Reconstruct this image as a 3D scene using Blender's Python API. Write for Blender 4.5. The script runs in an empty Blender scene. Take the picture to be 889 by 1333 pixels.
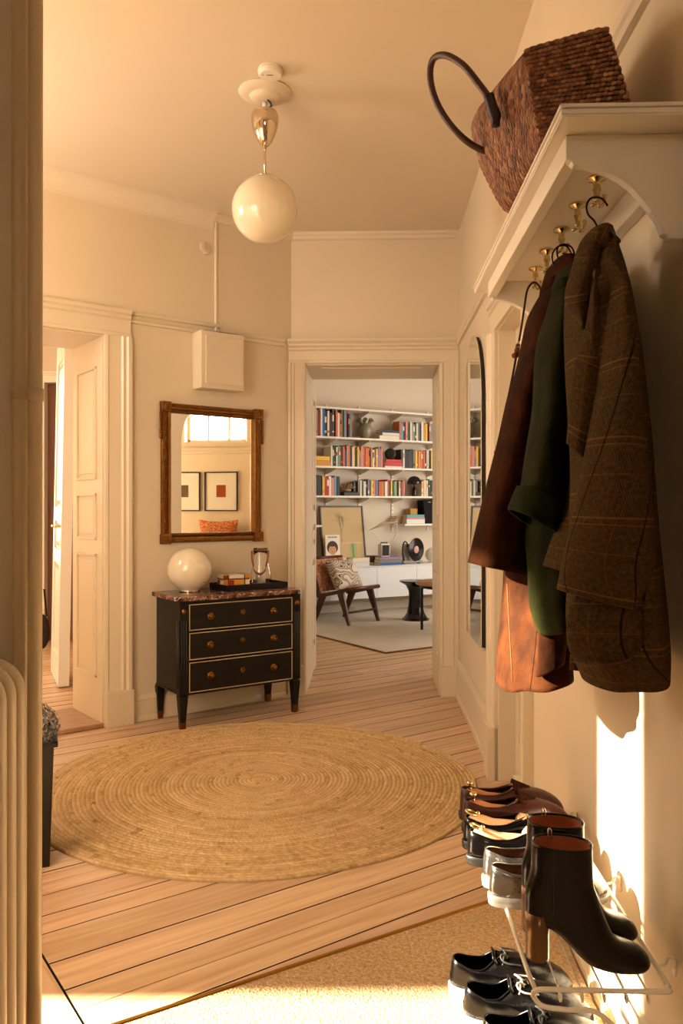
import bpy, bmesh, math, random
from mathutils import Vector, Matrix, Euler
random.seed(7)
PI = math.pi; TAU = 2*math.pi
SC = bpy.context.scene; COL = SC.collection
# ------------------------------------------------------------ camera frame
FPX = 1050.0; CX = 444.5; CY = 660.0; CH = 1.25
def P(px, py, Y): return Vector(((px-CX)/FPX*Y, Y, CH-(py-CY)/FPX*Y))
def zat(py, Y): return CH-(py-CY)/FPX*Y
def FL(px, py, z=0.0):
    Y = (CH-z)*FPX/(py-CY); return Vector(((px-CX)/FPX*Y, Y, z))
def hexc(h):
    h = h.lstrip('#'); c = [int(h[i:i+2], 16)/255 for i in (0, 2, 4)]
    return tuple((x/12.92 if x <= .04045 else ((x+.055)/1.055)**2.4) for x in c)+(1,)
# ------------------------------------------------------------ materials
MATS = {}
def nd(nt, t, **k):
    n = nt.nodes.new(t)
    for a, b in k.items(): setattr(n, a, b)
    return n
def mat(name, col, rough=.5, metal=0, bump=0, bscale=40, var=0, vscale=6, spec=.5, coat=0, trans=0, sheen=0, stretch=None, col2=None, attr=None, sub=0, uv=False):
    if name in MATS: return MATS[name]
    m = bpy.data.materials.new(name); m.use_nodes = True; nt = m.node_tree
    b = nt.nodes['Principled BSDF']
    c = hexc(col) if isinstance(col, str) else col
    b.inputs['Base Color'].default_value = c; b.inputs['Roughness'].default_value = rough
    b.inputs['Metallic'].default_value = metal; b.inputs['Specular IOR Level'].default_value = spec
    b.inputs['Coat Weight'].default_value = coat; b.inputs['Transmission Weight'].default_value = trans
    b.inputs['Sheen Weight'].default_value = sheen
    if sub: b.inputs['Subsurface Weight'].default_value = sub; b.inputs['Subsurface Scale'].default_value = .02
    tc = nd(nt, 'ShaderNodeTexCoord'); mp = nd(nt, 'ShaderNodeMapping')
    nt.links.new(tc.outputs['UV' if uv else 'Object'], mp.inputs[0])
    if stretch: mp.inputs['Scale'].default_value = stretch
    out = None
    if attr:
        a = nd(nt, 'ShaderNodeAttribute', attribute_name=attr); out = a.outputs['Color']
    if var or col2:
        n = nd(nt, 'ShaderNodeTexNoise'); n.inputs['Scale'].default_value = vscale; n.inputs['Detail'].default_value = 5
        nt.links.new(mp.outputs[0], n.inputs[0])
        r = nd(nt, 'ShaderNodeValToRGB')
        r.color_ramp.elements[0].position = .3; r.color_ramp.elements[1].position = .7
        if col2: r.color_ramp.elements[0].color = c; r.color_ramp.elements[1].color = hexc(col2)
        else:
            r.color_ramp.elements[0].color = tuple(x*(1-var) for x in c[:3])+(1,)
            r.color_ramp.elements[1].color = tuple(min(1, x*(1+var)) for x in c[:3])+(1,)
        nt.links.new(n.outputs[0], r.inputs[0])
        if out:
            mx = nd(nt, 'ShaderNodeMix', data_type='RGBA', blend_type='MULTIPLY'); mx.inputs[0].default_value = 1
            nt.links.new(out, mx.inputs[6]); nt.links.new(r.outputs[0], mx.inputs[7]); out = mx.outputs[2]
        else: out = r.outputs[0]
    if out: nt.links.new(out, b.inputs['Base Color'])
    if bump:
        n = nd(nt, 'ShaderNodeTexNoise'); n.inputs['Scale'].default_value = bscale; n.inputs['Detail'].default_value = 4
        nt.links.new(mp.outputs[0], n.inputs[0])
        bp = nd(nt, 'ShaderNodeBump'); bp.inputs['Strength'].default_value = bump; bp.inputs['Distance'].default_value = .01
        nt.links.new(n.outputs[0], bp.inputs['Height']); nt.links.new(bp.outputs[0], b.inputs['Normal'])
    MATS[name] = m; return m

def wood_floor():
    m = bpy.data.materials.new('pine boards'); m.use_nodes = True; nt = m.node_tree; b = nt.nodes['Principled BSDF']; L = nt.links.new
    uv = nd(nt, 'ShaderNodeUVMap', uv_map='UVMap'); mp = nd(nt, 'ShaderNodeMapping'); mp.inputs['Scale'].default_value = (.8, 12, 1)
    L(uv.outputs[0], mp.inputs[0])
    n1 = nd(nt, 'ShaderNodeTexNoise'); n1.inputs['Scale'].default_value = 3; n1.inputs['Detail'].default_value = 8; n1.inputs['Distortion'].default_value = .6
    L(mp.outputs[0], n1.inputs[0])
    mp2 = nd(nt, 'ShaderNodeMapping'); mp2.inputs['Scale'].default_value = (.5, 5, 1); L(uv.outputs[0], mp2.inputs[0])
    w = nd(nt, 'ShaderNodeTexWave', bands_direction='Y'); w.inputs['Scale'].default_value = .9; w.inputs['Distortion'].default_value = 5; w.inputs['Detail'].default_value = 3; w.inputs['Detail Scale'].default_value = .8
    L(mp2.outputs[0], w.inputs[0])
    r = nd(nt, 'ShaderNodeValToRGB'); e = r.color_ramp.elements
    e[0].position = .28; e[0].color = hexc('#c8a07c'); e[1].position = .7; e[1].color = hexc('#e6c8a6')
    L(n1.outputs[0], r.inputs[0])
    r2 = nd(nt, 'ShaderNodeValToRGB'); e = r2.color_ramp.elements
    e[0].position = 0; e[0].color = (.66, .52, .42, 1); e[1].position = .3; e[1].color = (1, 1, 1, 1)
    L(w.outputs[0], r2.inputs[0])
    mx = nd(nt, 'ShaderNodeMix', data_type='RGBA', blend_type='MULTIPLY'); mx.inputs[0].default_value = .3
    L(r.outputs[0], mx.inputs[6]); L(r2.outputs[0], mx.inputs[7])
    # knots
    mp3 = nd(nt, 'ShaderNodeMapping'); mp3.inputs['Scale'].default_value = (1.3, 3.1, 1); L(uv.outputs[0], mp3.inputs[0])
    v = nd(nt, 'ShaderNodeTexVoronoi'); v.inputs['Scale'].default_value = 1.1; L(mp3.outputs[0], v.inputs[0])
    r3 = nd(nt, 'ShaderNodeValToRGB'); e = r3.color_ramp.elements
    e[0].position = .022; e[0].color = (.16, .08, .04, 1); e[1].position = .055; e[1].color = (1, 1, 1, 1)
    L(v.outputs['Distance'], r3.inputs[0])
    mx2 = nd(nt, 'ShaderNodeMix', data_type='RGBA', blend_type='MULTIPLY'); mx2.inputs[0].default_value = .85
    L(mx.outputs[2], mx2.inputs[6]); L(r3.outputs[0], mx2.inputs[7])
    at = nd(nt, 'ShaderNodeAttribute', attribute_name='col')
    mx3 = nd(nt, 'ShaderNodeMix', data_type='RGBA', blend_type='MULTIPLY'); mx3.inputs[0].default_value = 1
    L(mx2.outputs[2], mx3.inputs[6]); L(at.outputs[0], mx3.inputs[7]); L(mx3.outputs[2], b.inputs['Base Color'])
    b.inputs['Roughness'].default_value = .42
    bp = nd(nt, 'ShaderNodeBump'); bp.inputs['Strength'].default_value = .15; bp.inputs['Distance'].default_value = .004
    L(n1.outputs[0], bp.inputs['Height']); L(bp.outputs[0], b.inputs['Normal'])
    return m
def tweed_mat():
    m = bpy.data.materials.new('checked tweed'); m.use_nodes = True; nt = m.node_tree; b = nt.nodes['Principled BSDF']; L = nt.links.new
    uv = nd(nt, 'ShaderNodeUVMap', uv_map='UVMap'); sp = nd(nt, 'ShaderNodeSeparateXYZ'); L(uv.outputs[0], sp.inputs[0])
    def M(op, a, bb=None, c=None):
        n = nd(nt, 'ShaderNodeMath', operation=op)
        for i, v in enumerate((a, bb, c)):
            if v is None: continue
            if isinstance(v, (int, float)): n.inputs[i].default_value = v
            else: L(v, n.inputs[i])
        return n.outputs[0]
    def line(src, period, off, w):
        q = M('PINGPONG', M('ADD', src, off), period/2)
        return M('LESS_THAN', q, w)
    tw = M('SINE', M('MULTIPLY', M('ADD', sp.outputs[0], M('MULTIPLY', sp.outputs[1], .8)), 1300))
    n = nd(nt, 'ShaderNodeTexNoise'); n.inputs['Scale'].default_value = 130; n.inputs['Detail'].default_value = 4; L(uv.outputs[0], n.inputs[0])
    fac = M('ADD', M('MULTIPLY', tw, .13), n.outputs[0])
    r = nd(nt, 'ShaderNodeValToRGB'); e = r.color_ramp.elements
    e[0].position = .2; e[0].color = hexc('#2a1f10'); e[1].position = .9; e[1].color = hexc('#5e4728'); L(fac, r.inputs[0])
    cur = r.outputs[0]
    for (s, per, off, w, col, f) in ((1, .135, 0, .0016, '#7e5228', .6), (1, .135, .012, .0012, '#7a5028', .5), (1, .135, .062, .001, '#70502a', .4), (0, .15, .03, .0022, '#120a08', .8), (0, .15, .085, .0012, '#6a4a28', .35)):
        msk = M('MULTIPLY', line(sp.outputs[s], per, off, w), f)
        mx = nd(nt, 'ShaderNodeMix', data_type='RGBA'); L(msk, mx.inputs[0]); L(cur, mx.inputs[6]); mx.inputs[7].default_value = hexc(col); cur = mx.outputs[2]
    L(cur, b.inputs['Base Color']); b.inputs['Roughness'].default_value = .95; b.inputs['Sheen Weight'].default_value = 0; b.inputs['Specular IOR Level'].default_value = .08
    bp = nd(nt, 'ShaderNodeBump'); bp.inputs['Strength'].default_value = .5; bp.inputs['Distance'].default_value = .003
    L(fac, bp.inputs['Height']); L(bp.outputs[0], b.inputs['Normal']); return m
def marble_mat():
    m = bpy.data.materials.new('red brown marble'); m.use_nodes = True; nt = m.node_tree; b = nt.nodes['Principled BSDF']; L = nt.links.new
    tc = nd(nt, 'ShaderNodeTexCoord')
    n = nd(nt, 'ShaderNodeTexNoise'); n.inputs['Scale'].default_value = 9; n.inputs['Detail'].default_value = 8; n.inputs['Distortion'].default_value = 1.5; L(tc.outputs['Object'], n.inputs[0])
    r = nd(nt, 'ShaderNodeValToRGB'); e = r.color_ramp.elements; e[0].position = .35; e[0].color = hexc('#3a1f1a'); e[1].position = .7; e[1].color = hexc('#94604c'); L(n.outputs[0], r.inputs[0])
    v = nd(nt, 'ShaderNodeTexVoronoi', feature='DISTANCE_TO_EDGE'); v.inputs['Scale'].default_value = 13
    mxv = nd(nt, 'ShaderNodeMix', data_type='VECTOR'); mxv.inputs[0].default_value = .12; L(tc.outputs['Object'], mxv.inputs[4]); L(n.outputs['Color'], mxv.inputs[5]); L(mxv.outputs[1], v.inputs[0])
    r2 = nd(nt, 'ShaderNodeValToRGB'); e = r2.color_ramp.elements; e[0].position = .008; e[0].color = (1, 1, 1, 1); e[1].position = .03; e[1].color = (0, 0, 0, 1); L(v.outputs[0], r2.inputs[0])
    mx = nd(nt, 'ShaderNodeMix', data_type='RGBA'); L(r2.outputs[0], mx.inputs[0]); L(r.outputs[0], mx.inputs[6]); mx.inputs[7].default_value = hexc('#cbb6a4')
    L(mx.outputs[2], b.inputs['Base Color']); b.inputs['Roughness'].default_value = .15; return m
def wavy_mat(name, cols, scale=18, dist=9, rough=.85):
    m = bpy.data.materials.new(name); m.use_nodes = True; nt = m.node_tree; b = nt.nodes['Principled BSDF']; L = nt.links.new
    tc = nd(nt, 'ShaderNodeTexCoord'); w = nd(nt, 'ShaderNodeTexWave', wave_type='RINGS'); w.inputs['Scale'].default_value = scale; w.inputs['Distortion'].default_value = dist; w.inputs['Detail'].default_value = 1.2
    w.inputs['Detail Scale'].default_value = 1.5; L(tc.outputs['Object'], w.inputs[0])
    r = nd(nt, 'ShaderNodeValToRGB'); r.color_ramp.interpolation = 'CONSTANT'; e = r.color_ramp.elements
    e[0].color = hexc(cols[0]); e[1].position = 1/len(cols); e[1].color = hexc(cols[1])
    for i, c in enumerate(cols[2:]):
        x = e.new((i+2)/len(cols)); x.color = hexc(c)
    L(w.outputs[0], r.inputs[0]); L(r.outputs[0], b.inputs['Base Color']); b.inputs['Roughness'].default_value = rough; return m
def glass_mat():
    m = bpy.data.materials.new('clear glass'); m.use_nodes = True; b = m.node_tree.nodes['Principled BSDF']
    b.inputs['Base Color'].default_value = (1, 1, 1, 1); b.inputs['Roughness'].default_value = 0; b.inputs['Transmission Weight'].default_value = 1; b.inputs['IOR'].default_value = 1.45; return m
def mirror_mat():
    m = bpy.data.materials.new('mirror glass'); m.use_nodes = True; b = m.node_tree.nodes['Principled BSDF']
    b.inputs['Base Color'].default_value = (.9, .9, .88, 1); b.inputs['Roughness'].default_value = .01; b.inputs['Metallic'].default_value = 1; return m

WALL = mat('painted wall', '#dccbb0', .75, bump=.04, bscale=90, var=.02, vscale=2)
CEIL = mat('painted ceiling', '#dfd0b9', .85, bump=.03, bscale=60)
TRIM = mat('painted woodwork', '#ddcdb2', .38, bump=.03, bscale=25)
TRIMW = mat('white woodwork', '#eee6d8', .38, bump=.02, bscale=25)
LWALL = mat('living room wall', '#dccfbd', .8, bump=.03, bscale=80)
FLOORM = wood_floor(); TWEED = tweed_mat(); MARBLE = marble_mat(); GLASS = glass_mat(); MIRR = mirror_mat()
BLACKP = mat('black lacquered wood', '#070504', .36, spec=.35, bump=.03, bscale=30)
BRASS = mat('polished brass', '#e6cf98', .18, 1)
OLDBRASS = mat('aged brass', '#7a5426', .34, 1, bump=.1, bscale=80)
GOLD = mat('aged gilding', '#7d4e18', .42, .75, bump=.35, bscale=70, var=.25, vscale=25)
OPAL = mat('opal glass', '#e8dac0', .08, coat=.6, sub=.3)
CHROME = mat('chrome', '#d8c8b4', .07, 1)
WHITEPL = mat('white plastic', '#e8dfd0', .4)
# ------------------------------------------------------------ object helpers
class MB:
    def __init__(s): s.v = []; s.f = []; s.m = []; s.uv = []; s.col = []; s.hascol = False; s.sm = []
    def add(s, vs, fs, mi=0, uvs=None, col=None, smooth=False):
        o = len(s.v); s.v += [tuple(v) for v in vs]
        for k, f in enumerate(fs):
            s.f.append([i+o for i in f]); s.m.append(mi); s.sm.append(smooth)
            s.uv.append([uvs[i] for i in f] if uvs else None)
            if col is not None: s.hascol = True
            s.col.append([col[i] for i in f] if isinstance(col, list) else [col]*len(f) if col is not None else None)
        return s
    def hexa(s, c, mi=0, **k):   # 8 corners: bottom 4, top 4
        return s.add(c, [(0, 3, 2, 1), (4, 5, 6, 7), (0, 1, 5, 4), (1, 2, 6, 5), (2, 3, 7, 6), (3, 0, 4, 7)], mi, **k)
    def box(s, x0, x1, y0, y1, z0, z1, mi=0, M=None, **k):
        c = [Vector(p) for p in ((x0, y0, z0), (x1, y0, z0), (x1, y1, z0), (x0, y1, z0), (x0, y0, z1), (x1, y0, z1), (x1, y1, z1), (x0, y1, z1))]
        if M: c = [M @ p for p in c]
        return s.hexa(c, mi, **k)
    def grid(s, rows, closed=False, mi=0, cap0=False, cap1=False, uvs=None, col=None, smooth=True):
        n = len(rows[0]); vs = [p for r in rows for p in r]; fs = []
        for i in range(len(rows)-1):
            for j in range(n if closed else n-1):
                a = i*n+j; b = i*n+(j+1) % n; fs.append((a, b, b+n, a+n))
        if cap0: fs.append(tuple(range(n-1, -1, -1)))
        if cap1: fs.append(tuple(range((len(rows)-1)*n, len(rows)*n)))
        return s.add(vs, fs, mi, uvs, col, smooth)
    def lathe(s, prof, c=(0, 0, 0), n=32, mi=0, M=None, cap=True, sx=1, sy=1):
        rows = []
        for r, z in prof:
            row = [Vector((r*sx*math.cos(TAU*k/n), r*sy*math.sin(TAU*k/n), z)) for k in range(n)]
            if M: row = [M @ p for p in row]
            rows.append([p+Vector(c) for p in row])
        return s.grid(rows, True, mi, cap, cap)
    def tube(s, pts, r, n=10, mi=0, cap=True, closed=False):
        pts = [Vector(p) for p in pts]; N = len(pts); rows = []; prev = None
        for i, p in enumerate(pts):
            if closed: d = pts[(i+1) % N]-pts[i-1]
            else: d = (pts[min(i+1, N-1)]-pts[max(i-1, 0)])
            d.normalize()
            if prev is None:
                a = Vector((0, 0, 1)) if abs(d.z) < .9 else Vector((1, 0, 0)); u = d.cross(a).normalized()
            else: u = (prev-d*prev.dot(d)).normalized()
            prev = u; w = d.cross(u); rr = r[i] if isinstance(r, (list, tuple)) else r
            rows.append([p+(u*math.cos(TAU*k/n)+w*math.sin(TAU*k/n))*rr for k in range(n)])
        if closed: rows.append(rows[0])
        return s.grid(rows, True, mi, cap and not closed, cap and not closed)
    def sphere(s, c, r, n=24, m=14, mi=0, sc=(1, 1, 1), M=None):
        rows = []
        for i in range(m+1):
            a = -PI/2+PI*i/m; rr = max(math.cos(a), 1e-4)
            row = [Vector((r*rr*math.cos(TAU*k/n)*sc[0], r*rr*math.sin(TAU*k/n)*sc[1], r*math.sin(a)*sc[2])) for k in range(n)]
            if M: row = [M @ p for p in row]
            rows.append([p+Vector(c) for p in row])
        return s.grid(rows, True, mi, True, True)
    def prism(s, prof, p0, p1, ax, ay, mi=0, smooth=False):   # 2D profile in (ax, ay) swept p0->p1
        a = [Vector(p0)+ax*x+ay*y for x, y in prof]; b = [Vector(p1)+ax*x+ay*y for x, y in prof]; n = len(prof)
        fs = [(i, (i+1) % n, n+(i+1) % n, n+i) for i in range(n)]+[tuple(range(n-1, -1, -1)), tuple(range(n, 2*n))]
        return s.add(a+b, fs, mi, smooth=smooth)
    def build(s, name, mats, parent=None, origin=None, bevel=0, subsurf=0, solid=0, smooth_angle=None, shade=None):
        me = bpy.data.meshes.new(name)
        o0 = Vector(origin) if origin is not None else Vector((0, 0, 0))
        if origin == 'auto': pass
        me.from_pydata([tuple(Vector(v)-o0) for v in s.v], [], s.f)
        if not isinstance(mats, (list, tuple)): mats = [mats]
        for m in mats: me.materials.append(m)
        for p, mi, sm in zip(me.polygons, s.m, s.sm): p.material_index = mi; p.use_smooth = sm
        if any(u is not None for u in s.uv):
            ul = me.uv_layers.new(name='UVMap')
            for p, u in zip(me.polygons, s.uv):
                if u:
                    for li, q in zip(p.loop_indices, u): ul.data[li].uv = q
        if s.hascol:
            ca = me.color_attributes.new('col', 'FLOAT_COLOR', 'CORNER')
            for p, c in zip(me.polygons, s.col):
                if c and c[0] is not None:
                    for li, q in zip(p.loop_indices, c): ca.data[li].color = tuple(q)[:3]+(1,)
        bm = bmesh.new(); bm.from_mesh(me); bmesh.ops.recalc_face_normals(bm, faces=bm.faces); bm.to_mesh(me); bm.free()
        if smooth_angle is not None: me.set_sharp_from_angle(angle=math.radians(smooth_angle))
        o = bpy.data.objects.new(name, me); COL.objects.link(o)
        if origin is not None: o.location = o0
        if parent is not None:
            o.parent = parent
            if origin is not None: o.location = parent_inv(parent) @ o0
        if bevel:
            b = o.modifiers.new('bevel', 'BEVEL'); b.width = bevel; b.segments = 2; b.limit_method = 'ANGLE'; b.angle_limit = math.radians(40)
        if solid:
            q = o.modifiers.new('solid', 'SOLIDIFY'); q.thickness = solid; q.offset = -1
        if subsurf:
            q = o.modifiers.new('sub', 'SUBSURF'); q.levels = subsurf; q.render_levels = subsurf
        return o
def parent_inv(p):
    M = Matrix.Translation(p.location) @ p.rotation_euler.to_matrix().to_4x4()
    return M.inverted()
def thing(name, label, cat, loc=(0, 0, 0), rz=0, group=None, rot=None):
    o = bpy.data.objects.new(name, None); COL.objects.link(o); o.location = loc
    o.rotation_euler = rot if rot else (0, 0, rz); o.empty_display_size = .05
    o['label'] = label; o['category'] = cat
    if group: o['group'] = group
    return o
def tag(o, label, cat, group=None, kind=None):
    o['label'] = label; o['category'] = cat
    if group: o['group'] = group
    if kind: o['kind'] = kind
    return o
def struct(o): o['kind'] = 'structure'; return o
def child_world(mb, name, mats, t, **k):
    """build geometry given in world coordinates as child of thing t"""
    inv = parent_inv(t); mb.v = [tuple(inv @ Vector(v)) for v in mb.v]
    return mb.build(name, mats, parent=t, **k)
def sub(mb, name, mats, part, **k):   # sub-part: same local space as its part (part sits at identity)
    return mb.build(name, mats, parent=part, **k)
def dup(root, loc=None, rz=None, rot=None, label=None, group=None):
    r = root.copy(); COL.objects.link(r)
    if loc is not None: r.location = loc
    if rz is not None: r.rotation_euler = (0, 0, rz)
    if rot is not None: r.rotation_euler = rot
    if label: r['label'] = label
    if group: r['group'] = group
    for ch in list(root.children):
        c = ch.copy(); COL.objects.link(c); c.parent = r
        for g in list(ch.children):
            d = g.copy(); COL.objects.link(d); d.parent = c
    return r
# ------------------------------------------------------------ plan frames
class Fr:
    def __init__(s, o, d, n): s.o = Vector((o[0], o[1], 0)); s.d = Vector((d[0], d[1], 0)).normalized(); s.n = Vector((n[0], n[1], 0)).normalized(); s.up = Vector((0, 0, 1))
    def p(s, t, off, z): return s.o+s.d*t+s.n*off+s.up*z
    def box(s, mb, t0, t1, o0, o1, z0, z1, mi=0, **k):
        return mb.hexa([s.p(t0, o0, z0), s.p(t1, o0, z0), s.p(t1, o1, z0), s.p(t0, o1, z0), s.p(t0, o0, z1), s.p(t1, o0, z1), s.p(t1, o1, z1), s.p(t0, o1, z1)], mi, **k)
    def sweep(s, mb, prof, t0, t1, mi=0):   # prof in (off, z)
        return mb.prism(prof, s.p(t0, 0, 0), s.p(t1, 0, 0), s.n, s.up, mi)
    def vsweep(s, mb, prof, z0, z1, mi=0):  # prof in (t, off)
        return mb.prism(prof, s.p(0, 0, z0), s.p(0, 0, z1), s.d, s.n, mi)
    def t(s, px, off=0):                    # where the ray through column px meets the line at offset off
        k = (px-CX)/FPX; q = s.o+s.n*off     # q.x+d.x t = k (q.y+d.y t)
        return (k*q.y-q.x)/(s.d.x-k*s.d.y)
    def at(s, px, off=0):
        t = s.t(px, off); return s.p(t, off, 0)
    def M(s, t, off, z):
        M = Matrix.Identity(4); M.col[0][:3] = s.d; M.col[1][:3] = s.n; M.col[2][:3] = s.up; M.col[3][:3] = s.p(t, off, z); return M
dR = (.0347, .9994); nR = (-.9994, .0347); Wd = .59
RW = Fr((.59036, 0), dR, nR)                    # right wall, t runs away from the camera
cR = RW.p(5.345, 0, 0)
BW = Fr((cR.x, cR.y), nR, (-.0347, -.9994))     # back wall with the doorway, t runs to the left
tC = BW.t(379); cL = BW.p(tC, 0, 0)
LW = Fr((cL.x, cL.y), (-.788, -.616), (.616, -.788))   # left wall, t runs left and towards the camera
LV = Fr((1.13, 10.3), (-.866, -.5), (.5, -.866))       # living room shelf wall, t runs left
CE = 3.07
def catmull(pts, n):
    out = []; N = len(pts)
    for i in range(N-1):
        p0 = pts[max(i-1, 0)]; p1 = pts[i]; p2 = pts[i+1]; p3 = pts[min(i+2, N-1)]
        for k in range(n):
            t = k/n
            out.append([.5*((2*b)+(-a+c)*t+(2*a-5*b+4*c-d)*t*t+(-a+3*b-3*c+d)*t**3) for a, b, c, d in zip(p0, p1, p2, p3)])
    out.append(list(pts[-1])); return out
LT = dict(transom=40, alcove=26, tall=12, front=22, living=58, side=80, sun=70, world=5.0, exp=-0.08)
# ============================================================ ROOM SHELL
def casing_prof(w, th):   # moulded door casing, (t, off) from opening edge outwards
    return [(0, -.002), (0, th*.55), (w*.12, th*.62), (w*.16, th*.45), (w*.62, th*.55), (w*.68, th*.8), (w*.8, th*.7), (w*.86, th), (w, th), (w, -.002)]
# ---- floor: pine boards at 35 degrees
fa = math.radians(35.2); du = Vector((math.cos(fa), math.sin(fa), 0)); dv = Vector((-math.sin(fa), math.cos(fa), 0))
mb = MB(); rr = random.Random(3)
def plank(p0, du_, dv_, L, w, ang=0):
    g = rr.choice([.0012, .002, .003, .0045]); a = p0+dv_*g; hh = 0; q = rr.random()*40; q2 = rr.random()*40
    tone = rr.uniform(.84, 1.06); c = (tone, tone*rr.uniform(.96, 1.01), tone*rr.uniform(.92, 1.0))
    vs = [a, a+du_*L, a+du_*L+dv_*(w-2*g), a+dv_*(w-2*g)]
    low = [v-Vector((0, 0, .02)) for v in vs]
    uv = [(q, q2), (q+L, q2), (q+L, q2+w), (q, q2+w)]
    mb.add(vs, [(0, 1, 2, 3)], 0, uv, c)
    mb.add([vs[0], vs[1], low[1], low[0]], [(0, 1, 2, 3)], 1, uv, c); mb.add([vs[3], vs[2], low[2], low[3]], [(0, 1, 2, 3)], 1, uv, c)
    mb.add([vs[0], vs[3], low[3], low[0]], [(0, 1, 2, 3)], 1, uv, c)
v = -2.6
while v < 11.5:
    w = rr.choice([.165, .175, .135, .11, .15])
    if abs(v-1.6) < .5: w = rr.choice([.1, .11, .17])
    if v < 3.0:
        plank(du*.618+dv*v, du, dv, 6, w)
    else:
        u0 = -6
        while u0 < 13:
            L = rr.uniform(3.5, 6.5); plank(du*u0+dv*v, du, dv, L-.002, w); u0 += L
    v += w
vend = 3.0
u0 = .616
for w in (.16, .14, .15, .16, .15, .17, .14, .16, .15, .16, .15, .16, .15, .16, .16, .16, .16):
    plank(du*u0+dv*-2.6, dv, -du, v if False else 5.75, w); u0 -= w
mb.add([(-6, -2.5, -.02), (6, -2.5, -.02), (6, 12.5, -.02), (-6, 12.5, -.02)], [(0, 1, 2, 3)], 1)
struct(mb.build('floor', [FLOORM, mat('gap dark', '#1a0f08', .9)]))
mb = MB(); mb.box(-2.67, 4.5, -2, 2.4, CE, CE+.1); mb.box(-5, 4.5, 2.4, 12.4, CE, CE+.1); struct(mb.build('ceiling', CEIL))  # overhang past the alcove wall is unseen, kept to block sun at the transom
# ---- right wall with recessed closed door
dS0, dS1, dH = 3.04, 3.68, 2.06
mb = MB()
RW.box(mb, -1.7, dS0, -.2, 0, 0, CE); RW.box(mb, dS1, 5.95, -.2, 0, 0, CE); RW.box(mb, dS0, dS1, -.2, 0, dH, CE); RW.box(mb, dS0, dS1, -.2, -.16, 0, dH)
struct(mb.build('wall_right', WALL))
def leaf(mb, F, t0, t1, z0, z1, oa, ob, panels, ff=.88):
    """panelled door leaf between offsets oa (back) and ob (front face); panels list of (t0,t1,z0,z1) recessed on both faces"""
    ts = sorted({t0, t1} | {p[0] for p in panels} | {p[1] for p in panels}); zs = sorted({z0, z1} | {p[2] for p in panels} | {p[3] for p in panels})
    for a, b in zip(ts, ts[1:]):
        for c, d in zip(zs, zs[1:]):
            ins = any(p[0]-1e-6 <= a and b <= p[1]+1e-6 and p[2]-1e-6 <= c and d <= p[3]+1e-6 for p in panels)
            if ins: continue
            F.box(mb, a, b, oa, ob, c, d)
    for p in panels:
        m_ = (oa+ob)/2; e = .018; w = .006
        F.box(mb, p[0], p[1], m_-w, m_+w, p[2], p[3])
        if p[1]-p[0] > .1 or True:
            q = min(.05, (p[1]-p[0])*.2)
            F.box(mb, p[0]+q, p[1]-q, oa+(ob-oa)*.12, oa+(ob-oa)*ff, p[2]+q, p[3]-q)
            for (a, b, c, d) in ((p[0], p[0]+e, p[2], p[3]), (p[1]-e, p[1], p[2], p[3]), (p[0], p[1], p[2], p[2]+e), (p[0], p[1], p[3]-e, p[3])):
                F.box(mb, a, b, oa+(ob-oa)*.2, oa+(ob-oa)*.8, c, d)
mb = MB(); w = dS1-dS0
pn = []
for a, b in ((dS0+.09, dS0+w/2-.03), (dS0+w/2+.03, dS1-.09)):
    for c, d in ((.2, .72), (.82, 1.05), (1.15, 1.93)): pn.append((a, b, c, d))
leaf(mb, RW, dS0+.004, dS1-.004, .01, dH-.004, -.115, -.075, pn)
d1 = struct(mb.build('door_1', TRIM))
mb = MB(); mb.tube([RW.p(dS0+.002, -.068, 1.0-.87+.02), RW.p(dS0+.002, -.068, .26)], .007); sub(mb, 'hinge', TRIM, d1)
mb = MB()
def casing(mb, F, a, b, h, w=.14, th=.045, plinth=.24, hcap=True, wl=None):
    wl = wl or w
    F.vsweep(mb, [(b+x, y) for x, y in casing_prof(w, th)], 0, h+.001)
    F.vsweep(mb, [(a-x, y) for x, y in casing_prof(wl, th)], 0, h+.001)
    F.sweep(mb, [(y, h+x) for x, y in casing_prof(w, th)], a-wl, b+w)
    if plinth:
        F.box(mb, b, b+w+.008, -.001, th+.01, 0, plinth); F.box(mb, a-wl-.008, a, -.001, th+.01, 0, plinth)
casing(mb, RW, dS0, dS1, dH, .14, .04)
RW.box(mb, dS0-.012, dS0+.003, -.16, .004, 0, dH); RW.box(mb, dS1-.003, dS1+.012, -.16, .004, 0, dH); RW.box(mb, dS0, dS1, -.16, .004, dH-.004, dH+.012)
struct(mb.build('trim_1', TRIM, bevel=.002))
# ---- back wall with deep doorway
bA, bB, bH, bT = .122, BW.t(397.5), 2.205, .58
mb = MB()
BW.box(mb, -3.2, bA, -bT, 0, 0, CE); BW.box(mb, bB, 2.46, -bT, -.02, 0, CE); BW.box(mb, bB, tC+.02, -.03, 0, 0, CE); BW.box(mb, bA, bB, -bT, 0, bH, CE)
struct(mb.build('wall_back', WALL))
mb = MB()
casing(mb, BW, bA, bB, bH, .118, .05, wl=.118) if False else None
BW.vsweep(mb, [(bA-x, y) for x, y in casing_prof(.12, .045)], 0, bH+.001)
BW.vsweep(mb, [(bB+x, y) for x, y in casing_prof(.11, .045)], 0, bH+.001)
BW.sweep(mb, [(y, bH+x) for x, y in casing_prof(.13, .045)], bA-.12, bB+.11)
BW.box(mb, bA-.122, bA, 0, .055, 0, .2); BW.box(mb, bB, bB+.112, 0, .055, 0, .2)
BW.sweep(mb, [(0, bH+.12), (.05, bH+.125), (.065, bH+.14), (.07, bH+.155), (0, bH+.16)], bA-.125, bB+.115)
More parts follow.
